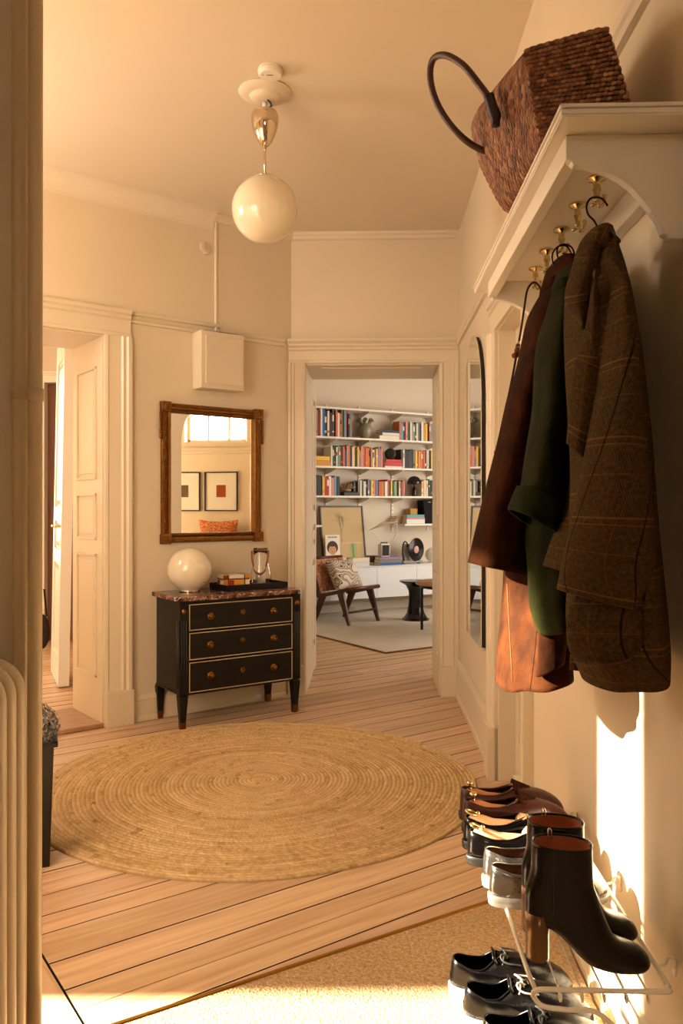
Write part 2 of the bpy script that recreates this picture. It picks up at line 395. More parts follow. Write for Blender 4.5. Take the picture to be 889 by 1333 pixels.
# panelled reveal lining: soffit and right jamb
BW.box(mb, bA, bB, -bT-.01, .006, bH-.012, bH+.002); BW.box(mb, bA+.1, bB-.1, -bT+.08, -.08, bH-.02, bH-.01)
for a, b, c, d in ((.06, .085, 0, 0),): pass
for z0, z1 in ((.25, .8), (.9, 1.1), (1.2, 2.05)):
    BW.box(mb, bA+.001, bA+.014, -.48, -.1, z0, z1)
BW.box(mb, bA-.004, bA+.006, -bT-.01, .004, 0, bH); BW.box(mb, bB-.004, bB+.004, -bT-.01, .004, 0, bH)
struct(mb.build('trim_2', TRIM, bevel=.0015))
# open leaf of the doorway, folded back against the left jamb
lf0 = P(397.5, 893, 5.62); lf1 = P(411.5, 872, 6.28)
DL = Fr((lf0.x, lf0.y), (lf1.x-lf0.x, lf1.y-lf0.y), (1, -.05)); Lw = math.hypot(lf1.x-lf0.x, lf1.y-lf0.y)
mb = MB(); pn = []
for a, b in ((.07, Lw/2-.035), (Lw/2+.035, Lw-.07)):
    for c, d in ((.2, .86), (.96, 1.12), (1.22, 2.06)): pn.append((a, b, c, d))
leaf(mb, DL, 0, Lw, .012, bH-.03, -.04, 0, pn, 1.04)
d2 = struct(mb.build('door_2', TRIM)); 
# strike plate and hinge on right jamb
mb = MB(); BW.box(mb, bA+.006, bA+.010, -.05, -.02, 1.55, 1.62); BW.box(mb, bA+.006, bA+.010, -.05, -.02, .3, .42); struct(mb.build('trim_3', TRIM))
# ---- left wall with doorway
lA = LW.t(134.5); lB = lA+.95; lH = zat(436, LW.p(lA, 0, 0).y); lT = .46
mb = MB()
LW.box(mb, -.02, lA, -lT, 0, 0, CE); LW.box(mb, lA, lB, -lT, 0, lH, CE); LW.box(mb, lB, 3.6, -lT, 0, 0, CE)
struct(mb.build('wall_left', WALL))
mb = MB()
casing(mb, LW, lA, lB, lH, .155, .045, .2)
LW.box(mb, lA-.004, lA+.008, -lT-.01, .004, 0, lH); LW.box(mb, lB-.008, lB+.004, -lT-.01, .004, 0, lH); LW.box(mb, lA, lB, -lT-.01, .004, lH-.01, lH+.004)
for z0, z1 in ((.27, .98), (1.06, 1.33), (1.41, 2.06)):   # reveal panels on the jamb
    for (a, b, c, d) in ((-.385, -.37, z0, z1), (-.095, -.08, z0, z1), (-.385, -.08, z0, z0+.015), (-.385, -.08, z1-.015, z1)):
        LW.box(mb, lA+.006, lA+.018, a, b, c, d)
    LW.box(mb, lA+.006, lA+.014, -.35, -.115, z0+.035, z1-.035)
struct(mb.build('trim_4', TRIM, bevel=.0015))
mb = MB(); LW.box(mb, lA, lB, -lT-.02, .01, .0005, .02); LW.box(mb, lA, lB, -.06, .012, .0005, .026)
o = struct(mb.build('trim_5', mat('threshold wood', '#a8815c', .5, bump=.1, bscale=20, var=.15, vscale=8, stretch=(1, 6, 1)), bevel=.004))
# picture rails, baseboards, cornices
def rail(F, t0, t1, z, name, s=1):
    mb = MB(); F.sweep(mb, [(0, z-.03), (.016*s, z-.028), (.02*s, z-.012), (.012*s, z-.006), (.022*s, z+.004), (.026*s, z+.016), (0, z+.02)], t0, t1)
    return struct(mb.build(name, TRIM))
zr = 2.345
rail(RW, -1.7, 5.33, zr, 'trim_6'); rail(BW, 0, bA-.12, zr, 'trim_7')
tstrip = LW.t(281)
rail(LW, .06, LW.t(281)-.01, zr-.005, 'trim_8')
mb = MB(); LW.sweep(mb, [(0, zr+.02), (.014, zr+.022), (.018, zr+.032), (.014, zr+.045), (0, zr+.047)], tstrip-.02, 3.5)
LW.sweep(mb, [(0, zr-.028), (.016, zr-.026), (.018, zr-.012), (.01, zr-.006), (0, zr-.004)], tstrip+.01, 3.5)
struct(mb.build('trim_9', TRIM))
mb = MB(); LW.vsweep(mb, [(tstrip-.009, 0), (tstrip-.009, .006), (tstrip-.003, .012), (tstrip+.006, .012), (tstrip+.01, .006), (tstrip+.01, 0)], zr, CE-.02)
LW.sweep(mb, [(0, CE-.05), (.02, CE-.045), (.03, CE-.02), (.045, CE-.01), (.045, CE), (0, CE)], 0, tstrip+.02)
struct(mb.build('trim_10', TRIM))
mb = MB(); BW.sweep(mb, [(0, CE-.045), (.02, CE-.04), (.025, CE-.022), (.04, CE-.014), (.045, CE), (0, CE)], 0, tC)
struct(mb.build('trim_11', CEIL))
mb = MB(); pr = [(0, CE), (0, CE-.1)]+[(.1-.1*math.cos(a*PI/16), CE-.1+.1*math.sin(a*PI/16)) for a in range(0, 9)]
LW.sweep(mb, pr, tstrip+.02, 3.5); struct(mb.build('trim_12', CEIL))
mb = MB(); LW.sweep(mb, [(0, 0), (.02, 0), (.02, .02), (.014, .03), (.014, .12), (.02, .125), (.012, .15), (0, .158)], .05, lA-.16); struct(mb.build('baseboard_left', TRIM))
def base(F, t0, t1, name, h=.26):
    mb = MB(); F.sweep(mb, [(0, 0), (.024, 0), (.024, .03), (.018, .036), (.018, h-.07), (.024, h-.06), (.022, h-.035), (.012, h-.02), (.008, h), (0, h)], t0, t1); return struct(mb.build(name, TRIM))
base(RW, dS1+.145, 5.3, 'baseboard_right')
base(RW, -1.6, dS0-.145, 'baseboard_right_near', .16)
# small round painted-over patch on wall
mb = MB(); tp = LW.t(267); pc = LW.p(tp, 0, zat(323, LW.p(tp, 0, 0).y)); mb.lathe([(.0, 0), (.04, 0), (.04, .004), (.037, .006), (0, .006)], M=Matrix.Translation(pc) @ LW.n.to_track_quat('Z', 'Y').to_matrix().to_4x4(), n=32)
tag(mb.build('wall_cover_plate', WALL), 'small round painted cover plate high on the left wall beside the vertical strip', 'cover plate')
# ---- alcove and front part of the hall (out of view, seen only in the mirrors)
AX = -2.42
mb = MB()
AXW = Fr((AX, 0), (0, 1), (1, 0))    # alcove window wall, t = Y
def wallholes(F, t0, t1, holes, o0, o1, z1=CE, mb=None):
    ts = sorted({t0, t1} | {h[0] for h in holes} | {h[1] for h in holes}); 
    for a, b in zip(ts, ts[1:]):
        hs = sorted([h for h in holes if h[0] <= a+1e-6 and h[1] >= b-1e-6], key=lambda h: h[2]); z = 0
        for h in hs:
            if h[2] > z: F.box(mb, a, b, o0, o1, z, h[2])
            z = h[3]
        if z < z1: F.box(mb, a, b, o0, o1, z, z1)
tall = (1.75, 2.08, .56, 2.37); tran = (2.92, 3.72, 2.05, 2.72)
wallholes(AXW, 1.6, 4.1, [tall, tran], -.25, 0, mb=mb); struct(mb.build('wall_alcove', WALL))
AN = Fr((-.80, 1.70), (-1, 0), (0, 1))  # wall facing away from camera, behind the radiator pier
added_nwin = (.25, 1.35, .75, 2.45)  # unseen window opening, added so a fill lamp can light the alcove
mb = MB(); wallholes(AN, 0, 1.75, [added_nwin], -.2, 0.0, mb=mb); struct(mb.build('wall_alcove_near', WALL))
mb = MB(); mb.box(-1.0, -.80, -1.7, 1.69, 0, CE); mb.box(-.80, -.655, 1.69, 1.735, 0, CE); mb.box(-1.0, -.79, 1.5, 1.735, 0, CE)
struct(mb.build('wall_near_left', WALL))
FN = Fr((1.1, -1.6), (-1, 0), (0, 1)); added_fwin = (.75, 1.65, .9, 2.3)  # unseen front window opening, added for a downward fill lamp
mb = MB(); added_fwin = (.5, 1.5, 2.25, 2.8); wallholes(FN, -.2, 2.4, [added_fwin], -.2, 0, mb=mb); struct(mb.build('wall_front', WALL))
def win(F, h, n, name, bars=0, glass=True):
    mb = MB(); a, b, c, d = h; e = .035
    for q in ((a, a+e, c, d), (b-e, b, c, d), (a, b, c, c+e), (a, b, d-e, d)): F.box(mb, q[0], q[1], -.16, -.1, q[2], q[3])
    for k in range(1, n):
        x = a+(b-a)*k/n; F.box(mb, x-.014, x+.014, -.15, -.11, c, d)
    for k in range(1, bars+1):
        z = c+(d-c)*k/(bars+1); F.box(mb, a, b, -.15, -.11, z-.012, z+.012)
    F.box(mb, a-.06, b+.06, -.004, .02, c-.07, c); F.box(mb, a-.06, a, -.004, .02, c, d+.06); F.box(mb, b, b+.06, -.004, .02, c, d+.06); F.box(mb, a, b, -.004, .02, d, d+.06)
    return struct(mb.build(name, TRIM))
win(FN, added_fwin, 2, 'added_window_front'); win(AXW, tran, 3, 'window_1'); win(AXW, tall, 1, 'window_2'); win(AN, added_nwin, 2, 'added_window_near', 1); mb = MB(); leaf(mb, FN, .75, 1.65, .01, 2.1, .005, .045, [(.85, 1.15, .2, .9), (1.25, 1.55, .2, .9), (.85, 1.15, 1.05, 2.0), (1.25, 1.55, 1.05, 2.0)]); struct(mb.build('door_4', TRIM))  # front and near windows are added, unseen frames for the fill lamps
# rail under transom
mb = MB(); AXW.sweep(mb, [(0, 1.90), (.02, 1.905), (.03, 1.93), (.05, 1.95), (.055, 1.975), (0, 1.98)], 2.2, 3.9); struct(mb.build('trim_13', TRIM))
# ---- living room
mb = MB(); LV.box(mb, -2.4, 3.2, -.2, 0, 0, CE); struct(mb.build('wall_living_far', LWALL))
pB = LV.p(-2.3, 0, 0)
mb = MB(); mb.box(-1.72, -1.62, 5.5, 9.3, 0, CE); struct(mb.build('wall_living_left', LWALL))
RX = 3.05; LR = Fr((RX, 0), (0, 1), (-1, 0)); lwin = (7.0, 9.6, .7, 2.6)
mb = MB(); wallholes(LR, 5.6, 11.9, [lwin], -.25, 0, mb=mb); struct(mb.build('wall_living_right', LWALL)); win(LR, lwin, 3, 'window_4', 1)
mb = MB(); LV.sweep(mb, [(0, 0), (.018, 0), (.018, .09), (.01, .1), (0, .1)], -2.3, 3.0); struct(mb.build('baseboard_living', TRIMW))
# ---- room beyond the left doorway
mb = MB(); LX = -4.6; lx = Fr((LX, 0), (0, 1), (1, 0)); l2 = (1.62, 2.72, .7, 2.6); wallholes(lx, 3, 8.5, [], -.25, 0, mb=mb); struct(mb.build('wall_side_room', LWALL))
FB = Fr((-1.62, 7.45), (-1, 0), (0, -1)); fbd = (.42, 1.12)
PINK = mat('dusky wall', '#7a5644', .8)
mb = MB(); FB.box(mb, -.1, fbd[0], -.2, 0, 0, CE); wallholes(FB, fbd[1], 3.2, [l2], -.2, 0, mb=mb); win(FB, l2, 2, 'window_5', 1); FB.box(mb, fbd[0], fbd[1], -.2, 0, 2.4, CE); FB.box(mb, fbd[0], fbd[1], -.2, -.12, 0, 2.4)
struct(mb.build('wall_side_room_far', LWALL))
mb = MB(); casing(mb, FB, fbd[0], fbd[1], 2.4, .1, .03, .15); struct(mb.build('trim_14', TRIMW))
mb = MB(); leaf(mb, FB, fbd[0]+.003, fbd[1]-.003, 01e-2, 2.39, -.11, -.07, [(fbd[0]+.1, fbd[1]-.1, .2, .95), (fbd[0]+.1, fbd[1]-.1, 1.1, 2.25)]); struct(mb.build('door_3', PINK))
# open double door leaves beyond the left doorway
h0 = P(98, 0, 5.62); h1 = P(70, 0, 5.42)
q0 = P(99, 880, 5.72); q1 = P(69.5, 873, 5.5)
DA = Fr((q0.x, q0.y), (q1.x-q0.x, q1.y-q0.y), (q1.y-q0.y, -(q1.x-q0.x)))
DA.n = DA.n if DA.n.y < 0 else -DA.n
hA = zat(460, 5.55); lwid = .42
# leaf seen obliquely: hinge far, free edge towards the camera
fe = P(79, 895, 5.55); hg = P(69, 873, 6.1)
DA = Fr((fe.x, fe.y), (hg.x-fe.x, hg.y-fe.y), (-(hg.y-fe.y), hg.x-fe.x)); Ld = math.hypot(hg.x-fe.x, hg.y-fe.y)
if DA.n.x > 0: DA.n = -DA.n
mb = MB(); pn = [(.09, Ld-.09, .2, .85), (.09, Ld-.09, .95, 1.15), (.09, Ld-.09, 1.25, 2.3)]
leaf(mb, DA, 0, Ld, .012, 2.44, -.072, 0, pn)
def lean(mb): mb.v = [(x+(z-.9)*.02, y, z) for x, y, z in mb.v]
lean(mb); dd = thing('door_leaf', 'open white panelled door leaf with brass handle in the room beyond the left doorway', 'door', (fe.x, fe.y, 0))
child_world(mb, 'panel', TRIMW, dd)
hz = zat(685, 5.6)
for sgn, off in ((1, 0), (-1, -.072)):
    mb = MB()
    mb.tube([DA.p(.06, off, hz), DA.p(.06, off+sgn*.045, hz)], .009); mb.tube([DA.p(.06, off+sgn*.045, hz), DA.p(.1, off+sgn*.05, hz+.004), DA.p(.17, off+sgn*.045, hz-.006)], [.009, .008, .007])
    lean(mb); child_world(mb, 'handle', BRASS, dd)
    mb = MB(); mb.box(-.016, .016, -.004, .004, -.16, -.08, M=DA.M(.06, off, hz)); lean(mb); child_world(mb, 'keyhole_plate', BRASS, dd)
# narrow second leaf, folded back beside the jamb (dark gap)
m2 = P(101, 0, 5.42); g0 = LW.p(lA-.02, -lT-.02, 0); DB = Fr((g0.x, g0.y), (-.28, .96), (-.96, -.28))
# dark bag hanging at the far wall
mb = MB(); bc = P(54.5, 822, 6.9); mb.sphere(bc, .12, sc=(.55, .3, 1.25)); mb.tube([bc+Vector((-.04, 0, .13)), bc+Vector((-.02, 0, .36)), bc+Vector((.02, 0, .36)), bc+Vector((.04, 0, .13))], .008)
tag(mb.build('shoulder_bag', mat('dark fabric', '#2a1a16', .9)), 'dark bag hanging low in the room beyond the left doorway', 'bag')
# ============================================================ PENDANT, SMOKE DETECTOR
pl = Vector((-.335, 3.53, 0))
t = thing('pendant_lamp', 'opal glass globe pendant on a polished metal cup and thin rod under the ceiling', 'ceiling lamp', (pl.x, pl.y, CE))
gz = zat(273, 3.53)-CE
mb = MB(); mb.lathe([(.0, 0), (.112, 0), (.115, -.006), (.106, -.016), (.085, -.021), (.068, -.024), (.063, -.034), (.054, -.040), (.03, -.042), (0, -.042)], n=48); mb.build('ceiling_rose', CEIL, t, smooth_angle=50)
mb = MB(); mb.tube([(.0, 0, -.05), (.0, 0, -.075)], .012); mb.tube([(.02, 0, -.045), (.022, .004, -.06), (.012, 0, -.08)], .006); mb.build('socket_stem', WHITEPL, t)
mb = MB(); mb.tube([(.012, -.012, -.045), (.024, -.014, -.056), (.03, -.008, -.066), (.018, 0, -.08)], .0035); mb.build('cable', mat('black cable', '#120c0a', .5), t)
mb = MB(); cup = [(r, z+.038) for r, z in [(.012, -.118), (.035, -.122), (.052, -.13), (.06, -.145), (.0605, -.165), (.056, -.195), (.046, -.228), (.032, -.258), (.014, -.28), (.006, -.286)]]
mb.lathe(cup, n=48); mb.build('cup', CHROME, t)
mb = MB(); mb.tube([(0, 0, -.23), (0, 0, gz+.146)], .0055, 12); mb.lathe([(.006, gz+.16), (.012, gz+.152), (.052, gz+.138), (.055, gz+.134), (.0, gz+.134)], n=40); mb.build('rod', CHROME, t)
mb = MB(); mb.sphere((0, 0, gz), .1445, 48, 32); mb.build('globe', OPAL, t)
sd = P(352, 95, 3.35); t = thing('smoke_detector', 'round white smoke detector on the ceiling behind the pendant rose', 'smoke detector', (sd.x, sd.y, CE))
mb = MB(); mb.lathe([(0, 0), (.05, 0), (.05, -.006), (.047, -.008), (.047, -.010), (.052, -.012), (.050, -.024), (.044, -.030), (0, -.032)], n=40); mb.build('housing', WHITEPL, t, smooth_angle=40)
mb = MB(); mb.box(-.015, .012, -.012, -.010, -.0335, -.0315); mb.sphere((-.03, -.01, -.030), .003, 8, 6); mb.build('slot', mat('dark slot', '#5c4a3a', .6), t)
# ============================================================ ELECTRIC CABINET ON LEFT WALL
ft0 = LW.t(318, .12); ft1 = LW.t(262, .12); Yf = LW.at(290, .12).y
z1 = zat(433, Yf); z0 = zat(507, Yf)
o = LW.p((ft0+ft1)/2, 0, z0); t = thing('fuse_box', 'white painted fuse cabinet mounted above the gilt mirror', 'cabinet', o)
mb = MB(); LW.box(mb, ft0, ft1, .001, .12, z0, z1); child_world(mb, 'housing', TRIM, t, bevel=.004)
mb = MB(); LW.box(mb, ft0+.012, ft1-.028, .121, .128, z0+.03, z1-.03); child_world(mb, 'door', TRIM, t, bevel=.002)
mb = MB(); LW.box(mb, ft0+.03, ft1-.03, .02, .1, z1, z1+.006); child_world(mb, 'cable_gland', mat('dark brown', '#3a2416', .8), t)
# ============================================================ GILT MIRROR
mt0, mt1 = LW.t(341, .03), LW.t(211.5, .03); mz0, mz1 = 1.035, 1.872
mc = (mt0+mt1)/2; t = thing('wall_mirror', 'gilt framed rectangular wall mirror hanging above the black chest', 'mirror', LW.p(mc, 0, mz0))
fwd = .058
mb = MB(); mb_g = MB()
prof = [(0, 0), (0, .012), (.006, .022), (.014, .024), (.02, .016), (.034, .014), (.042, .028), (.052, .032), (.058, .022), (.058, 0)]  # inwards x, out y
def fside(mb, a, b, vert, flip):
    pr = [(x if not flip else -x, y) for x, y in prof]
    if vert: LW.vsweep(mb, [(a+x, y+.003) for x, y in pr], mz0, mz1)
    else: LW.sweep(mb, [(y+.003, a+x) for x, y in pr], mt0, mt1)
fside(mb, mt0, 0, True, False); fside(mb, mt1, 0, True, True); fside(mb, mz0, 0, False, False); fside(mb, mz1, 0, False, True)
child_world(mb, 'frame', GOLD, t)
for a in (mt0-.006, mt1-.054):
    for c in (mz0-.006, mz1-.054):
        mb = MB()
        LW.box(mb, a, a+.06, .002, .042, c, c+.06)
        q = LW.p(a+.03, .042, c+.03); R = Matrix.Translation(q) @ LW.n.to_track_quat('Z', 'Y').to_matrix().to_4x4()
        mb.lathe([(.022, 0), (.022, .004), (.017, .002), (.010, .007), (0, .009)], M=R, n=16)
        for k in range(6): mb.sphere(LW.p(a+.03+.016*math.cos(k*PI/3), .045, c+.03+.016*math.sin(k*PI/3)), .0045, 8, 5)
        child_world(mb, 'corner_block', GOLD, t, bevel=.003)
# carved beading and hanging leaf tassels
n = int((mz1-mz0-.13)/.013)
for a in (mt0+.014, mt1-.014):
    mb = MB()
    for k in range(n): mb.sphere(LW.p(a, .028, mz0+.065+k*.013), .0072, 8, 5, sc=(1, 1, .8))
    child_world(mb, 'carved_beading', GOLD, t)
n = int((mt1-mt0-.13)/.013)
for c in (mz0+.014, mz1-.014):
    mb = MB()
    for k in range(n): mb.sphere(LW.p(mt0+.065+k*.013, .028, c), .0072, 8, 5)
    child_world(mb, 'carved_beading', GOLD, t)
for a in (mt0-.008, mt1+.008):
    mb = MB()
    for k in range(9): mb.sphere(LW.p(a, .022, mz1-.07-k*.017), .011, 8, 6, sc=(.8, .8, 1.1))
    child_world(mb, 'carved_tassel', GOLD, t)
mb = MB(); a = mt0+fwd-.006; b = mt1-fwd+.006; c = mz0+fwd-.006; d = mz1-fwd+.006
mb.add([LW.p(a, .008, c), LW.p(b, .008, c), LW.p(b, .008, d), LW.p(a, .008, d), LW.p(a, .004, c), LW.p(b, .004, c), LW.p(b, .004, d), LW.p(a, .004, d)], [(0, 1, 2, 3), (7, 6, 5, 4), (0, 4, 5, 1), (1, 5, 6, 2), (2, 6, 7, 3), (3, 7, 4, 0)])
child_world(mb, 'glass', MIRR, t)
# ============================================================ CHEST OF DRAWERS
ca = math.radians(34.5); cc = Vector((-.682, 4.852, 0))
CM = Matrix.Translation(cc) @ Matrix.Rotation(ca, 4, 'Z')
t = thing('chest_of_drawers', 'black chest of three drawers with brass knobs under a brown marble top', 'chest', cc, ca)
W, D = .392, .192   # half width / half depth ; local -Y is the front
mb = MB(); Z0, Z1 = .205, .722
mb.box(-W+.012, W-.012, -D+.03, D, Z0, Z1)
mb.box(-W+.03, W-.03, -D+.018, -D+.032, Z0, Z0+.008); mb.box(-W+.03, W-.03, -D+.018, -D+.032, Z1-.02, Z1)
zz = [(.212, .378), (.394, .543), (.559, .703)]
for a, b in zip(zz, zz[1:]): mb.box(-W+.03, W-.03, -D+.018, -D+.032, a[1]+.002, b[0]-.002)
mb.box(-W+.005, W-.005, -D+.008, D, .197, .208)
mb.build('carcass', BLACKP, t, bevel=.003)
for sx in (-1, 1):
    for sy in (-1, 1):
        mb = MB(); x = sx*(W-.026); y = sy*(D-.026) if sy < 0 else D-.026
        # canted fluted corner post
        h = .026
        if sy < 0:
            mb.box(x-h, x+h, y-h, y+h, Z0, Z1)
            for k in range(3):
                xx = x-.013+k*.013
                mb.tube([(xx, y-h-.001, Z0+.03), (xx, y-h-.001, Z1-.11)], .0042, 8); mb.tube([(x+sx*(h+.001), y-.013+k*.013, Z0+.03), (x+sx*(h+.001), y-.013+k*.013, Z1-.11)], .0042, 8)
            mb.build('corner_post', BLACKP, t, bevel=.008)
            kb = MB(); kb.lathe([(0, 0), (.016, 0), (.017, .004), (.012, .006), (.009, .01), (0, .012)], M=Matrix.Translation((x, y-h-.001, Z1-.055)) @ Matrix.Rotation(PI/2, 4, 'X'), n=20); kb.build('rosette', OLDBRASS, t)
        lg = MB(); r0, r1 = .026, .016
        lg.hexa([(x-r1, y-r1, .045), (x+r1, y-r1, .045), (x+r1, y+r1, .045), (x-r1, y+r1, .045), (x-r0, y-r0, .197), (x+r0, y-r0, .197), (x+r0, y+r0, .197), (x-r0, y+r0, .197)])
        lo = lg.build('leg', BLACKP, t, bevel=.003)
        sh = MB(); r0, r1 = .018, .015; sh.hexa([(x-r1, y-r1, 0), (x+r1, y-r1, 0), (x+r1, y+r1, 0), (x-r1, y+r1, 0), (x-r0, y-r0, .047), (x+r0, y-r0, .047), (x+r0, y+r0, .047), (x-r0, y+r0, .047)])
        sh.build('leg_shoe', OLDBRASS, lo, bevel=.002)
INLAY = mat('pale brass stringing', '#d8c8a0', .35, .5)
for i, (a, b) in enumerate(zz):
    mb = MB(); xa, xb = -W+.058, W-.058
    mb.box(xa, xb, -D+.004, -D+.03, a, b)
    dr = mb.build('drawer', BLACKP, t, bevel=.002)
    mb = MB(); e = .0028; y0, y1 = -D+.0, -D+.006
    for q in ((xa-.001, xb+.001, a-.001, a+e), (xa-.001, xb+.001, b-e, b+.001), (xa-.001, xa+e, a, b), (xb-e, xb+.001, a, b)): mb.box(q[0], q[1], y0, y1, q[2], q[3])
    mb.build('brass_edging', INLAY, dr)
    for sx in (-1, 1):
        mb = MB(); zc = (a+b)/2; mb.lathe([(0, 0), (.02, 0), (.021, .003), (.017, .005), (.012, .006), (.009, .014), (.012, .018), (.013, .024), (.009, .029), (0, .03)], M=Matrix.Translation((sx*.205, -D+.003, zc)) @ Matrix.Rotation(PI/2, 4, 'X'), n=24)
        mb.build('knob', OLDBRASS, dr)
    mb = MB(); mb.lathe([(.005, 0), (.015, 0), (.016, .003), (.012, .005), (.005, .004)], M=Matrix.Translation((0, -D+.003, (a+b)/2+.008)) @ Matrix.Rotation(PI/2, 4, 'X'), n=20, cap=False)
    mb.lathe([(0, .002), (.005, .002)], M=Matrix.Translation((0, -D+.003, (a+b)/2+.008)) @ Matrix.Rotation(PI/2, 4, 'X'), n=12)
    mb.build('keyhole_plate', OLDBRASS, dr)
mb = MB(); w2, d2_ = W+.018, D+.015; ch = .045
poly = [(-w2, d2_), (-w2, -d2_+ch), (-w2+ch*.35, -d2_+ch*.75), (-w2+ch*.9, -d2_+ch*.1), (-w2+ch, -d2_), (w2-ch, -d2_), (w2-ch*.9, -d2_+ch*.1), (w2-ch*.35, -d2_+ch*.75), (w2, -d2_+ch), (w2, d2_)]
mb.prism(poly, (0, 0, .724), (0, 0, .75), Vector((1, 0, 0)), Vector((0, 1, 0))); mb.build('marble_top', MARBLE, t, bevel=.005)
TOPZ = .7505
# ---- globe table lamp
gp = P(247, 0, 4.80); gx = (247-CX)/FPX*4.78; t = thing('table_lamp', 'round opal glass globe lamp on the left end of the marble top', 'table lamp', (gx, 4.78, TOPZ))
r = .130
mb = MB(); pr = [(.058, .006), (.058, .012)]+[(r*math.sin(a), .129-r*math.cos(a)) for a in [math.radians(x) for x in range(30, 180, 6)]]+[(.0005, .259)]
mb.lathe(pr, n=48); mb.build('globe', OPAL, t)
mb = MB(); mb.lathe([(0, 0), (.062, 0), (.062, .008), (.056, .01), (0, .01)], n=40); mb.build('foot', CHROME, t)
mb = MB(); mb.sphere((.095, -.055, .06), .004, 8, 6); mb.build('switch', mat('black plastic', '#0c0a0a', .35), t)
# ---- tray, patterned box, lantern
tr = Matrix.Translation(cc) @ Matrix.Rotation(ca, 4, 'Z')
def ondr(px, Y, z=0): return Vector(((px-CX)/FPX*Y, Y, TOPZ+z))
tc_ = ondr(324, 4.975); t = thing('serving_tray', 'black lacquered rectangular tray on the right half of the marble top', 'tray', tc_, ca)
mb = MB(); mb.box(-.205, .205, -.11, .11, .001, .008)
for q in ((-.205, .205, -.116, -.108), (-.205, .205, .108, .116), (-.211, -.203, -.116, .116), (.203, .211, -.116, .116)): mb.box(q[0], q[1], q[2], q[3], .001, .036)
mb.build('tray_body', BLACKP, t, bevel=.002)
bc = ondr(304, 4.90, .0085); t = thing('patterned_box', 'small lidded box in orange, red and off-white blocks with black lines, on the tray', 'box', bc, ca-.12)
cols = {'w': '#e6d6bd', 'o': '#c97a1c', 'r': '#8e1f14', 'k': '#15100e', 'y': '#d9922a'}
CMX = [mat('lacquer '+k, v, .35) for k, v in cols.items()]; ki = {k: i for i, k in enumerate(cols)}
def blk(mb, x0, x1, z0, z1, k, y=-.056, th=.003): mb.box(x0, x1, y, y+th, z0, z1, ki[k])
mb = MB(); mb.box(-.082, .082, -.054, .054, 0, .055, ki['o']); blk(mb, -.082, -.055, .003, .052, 'o'); blk(mb, -.05, -.018, .003, .052, 'r'); blk(mb, -.014, .048, .003, .052, 'y'); blk(mb, .054, .082, .003, .052, 'w')
for a, b in ((-.055, -.05), (.048, .054)): blk(mb, a, b, 0, .056, 'k', -.057)
for x in (-.085, .082): mb.box(x, x+.003, -.05, .0, .004, .05, ki['w']); mb.box(x, x+.003, .005, .05, .004, .05, ki['r'])
mb.build('box_body', CMX, t)
mb = MB(); mb.box(-.085, .085, -.057, .057, .062, .082, ki['w']); mb.box(-.084, .084, -.056, .056, .056, .062, ki['k'])
blk(mb, -.085, -.055, .062, .082, 'r', -.059); blk(mb, .052, .085, .062, .082, 'o', -.059); blk(mb, .046, .052, .062, .082, 'k', -.0595); blk(mb, -.055, -.05, .062, .082, 'k', -.0595)
mb.box(.046, .052, -.057, .057, .082, .083, ki['k']); mb.box(-.055, -.05, -.057, .057, .082, .083, ki['k']); mb.box(.052, .085, -.057, .057, .0815, .0828, ki['o'])
mb.build('lid', CMX, t)
lc = ondr(339.5, 5.03, .0085); t = thing('glass_lantern', 'clear glass candle lantern with a brown leather strap, on the tray by the door casing', 'lantern', lc)
mb = MB(); out = [(.03, .002), (.055, .004), (.062, .02), (.064, .05), (.06, .09), (.05, .13), (.046, .18), (.047, .232)]; inn = [(r-.0025, z+.003) for r, z in reversed(out)]
mb.lathe(out+[(.0455, .234)]+inn, n=40); mb.build('glass_vessel', GLASS, t)
mb = MB(); mb.lathe([(.0, .006), (.03, .006), (.03, .1), (.024, .103), (0, .103)], n=30); mb.build('candle', mat('ivory wax', '#e8dcc4', .5, sub=.3), t)
mb = MB(); LEA = mat('tan leather strap', '#7c3a18', .5, bump=.1, bscale=90); pts = [Vector((-.056*math.cos(PI*k/16), -.05-.024*math.sin(PI*k/16), .222-.135*math.sin(PI*k/16)**.75)) for k in range(17)]
rows = [[p+Vector((0, 0, .0)), p+Vector((0, -.003, .0)), p+Vector((0, -.003, -.015) if 3 < i < 13 else (.012*(1 if i < 8 else -1), -.003, -.003)), p+Vector((0, 0, -.015) if 3 < i < 13 else (.012*(1 if i < 8 else -1), 0, -.003))] for i, p in enumerate(pts)]
mb.grid(rows, True, cap0=True, cap1=True); mb.tube([(.047*math.cos(a*TAU/24), .047*math.sin(a*TAU/24), .224) for a in range(24)], .0035, 8, closed=True); mb.build('strap', LEA, t)
# ---- cord and plug below the chest
mb = MB(); pts = [P(232, 918, 4.86), P(262, 922.5, 4.95), P(290, 920, 5.02), P(310, 914, 5.08), P(326, 911, 5.14)]
pts = [Vector((p.x, p.y, .006)) for p in (FL(228, 917), FL(262, 922.5), FL(290, 921), FL(310, 915), FL(326, 911))]
pts = [Vector(p) for p in catmull([tuple(p) for p in pts], 6)]; mb.tube(pts, .0035); 
tag(mb.build('extension_lead', WHITEPL), 'thin white power cord lying on the floor under the black chest', 'cord')
pq = FL(331, 912); mb = MB(); t = thing('plug_adapter', 'white plug and adapter at the end of the cord under the black chest', 'plug', (pq.x, pq.y, 0))
mb.box(-.02, .02, -.015, .015, .001, .05); mb.build('adapter_block', WHITEPL, t, bevel=.006); mb = MB(); mb.tube([(.018, 0, .03), (.045, 0, .03)], [.017, .014], 16); mb.build('plug', WHITEPL, t)
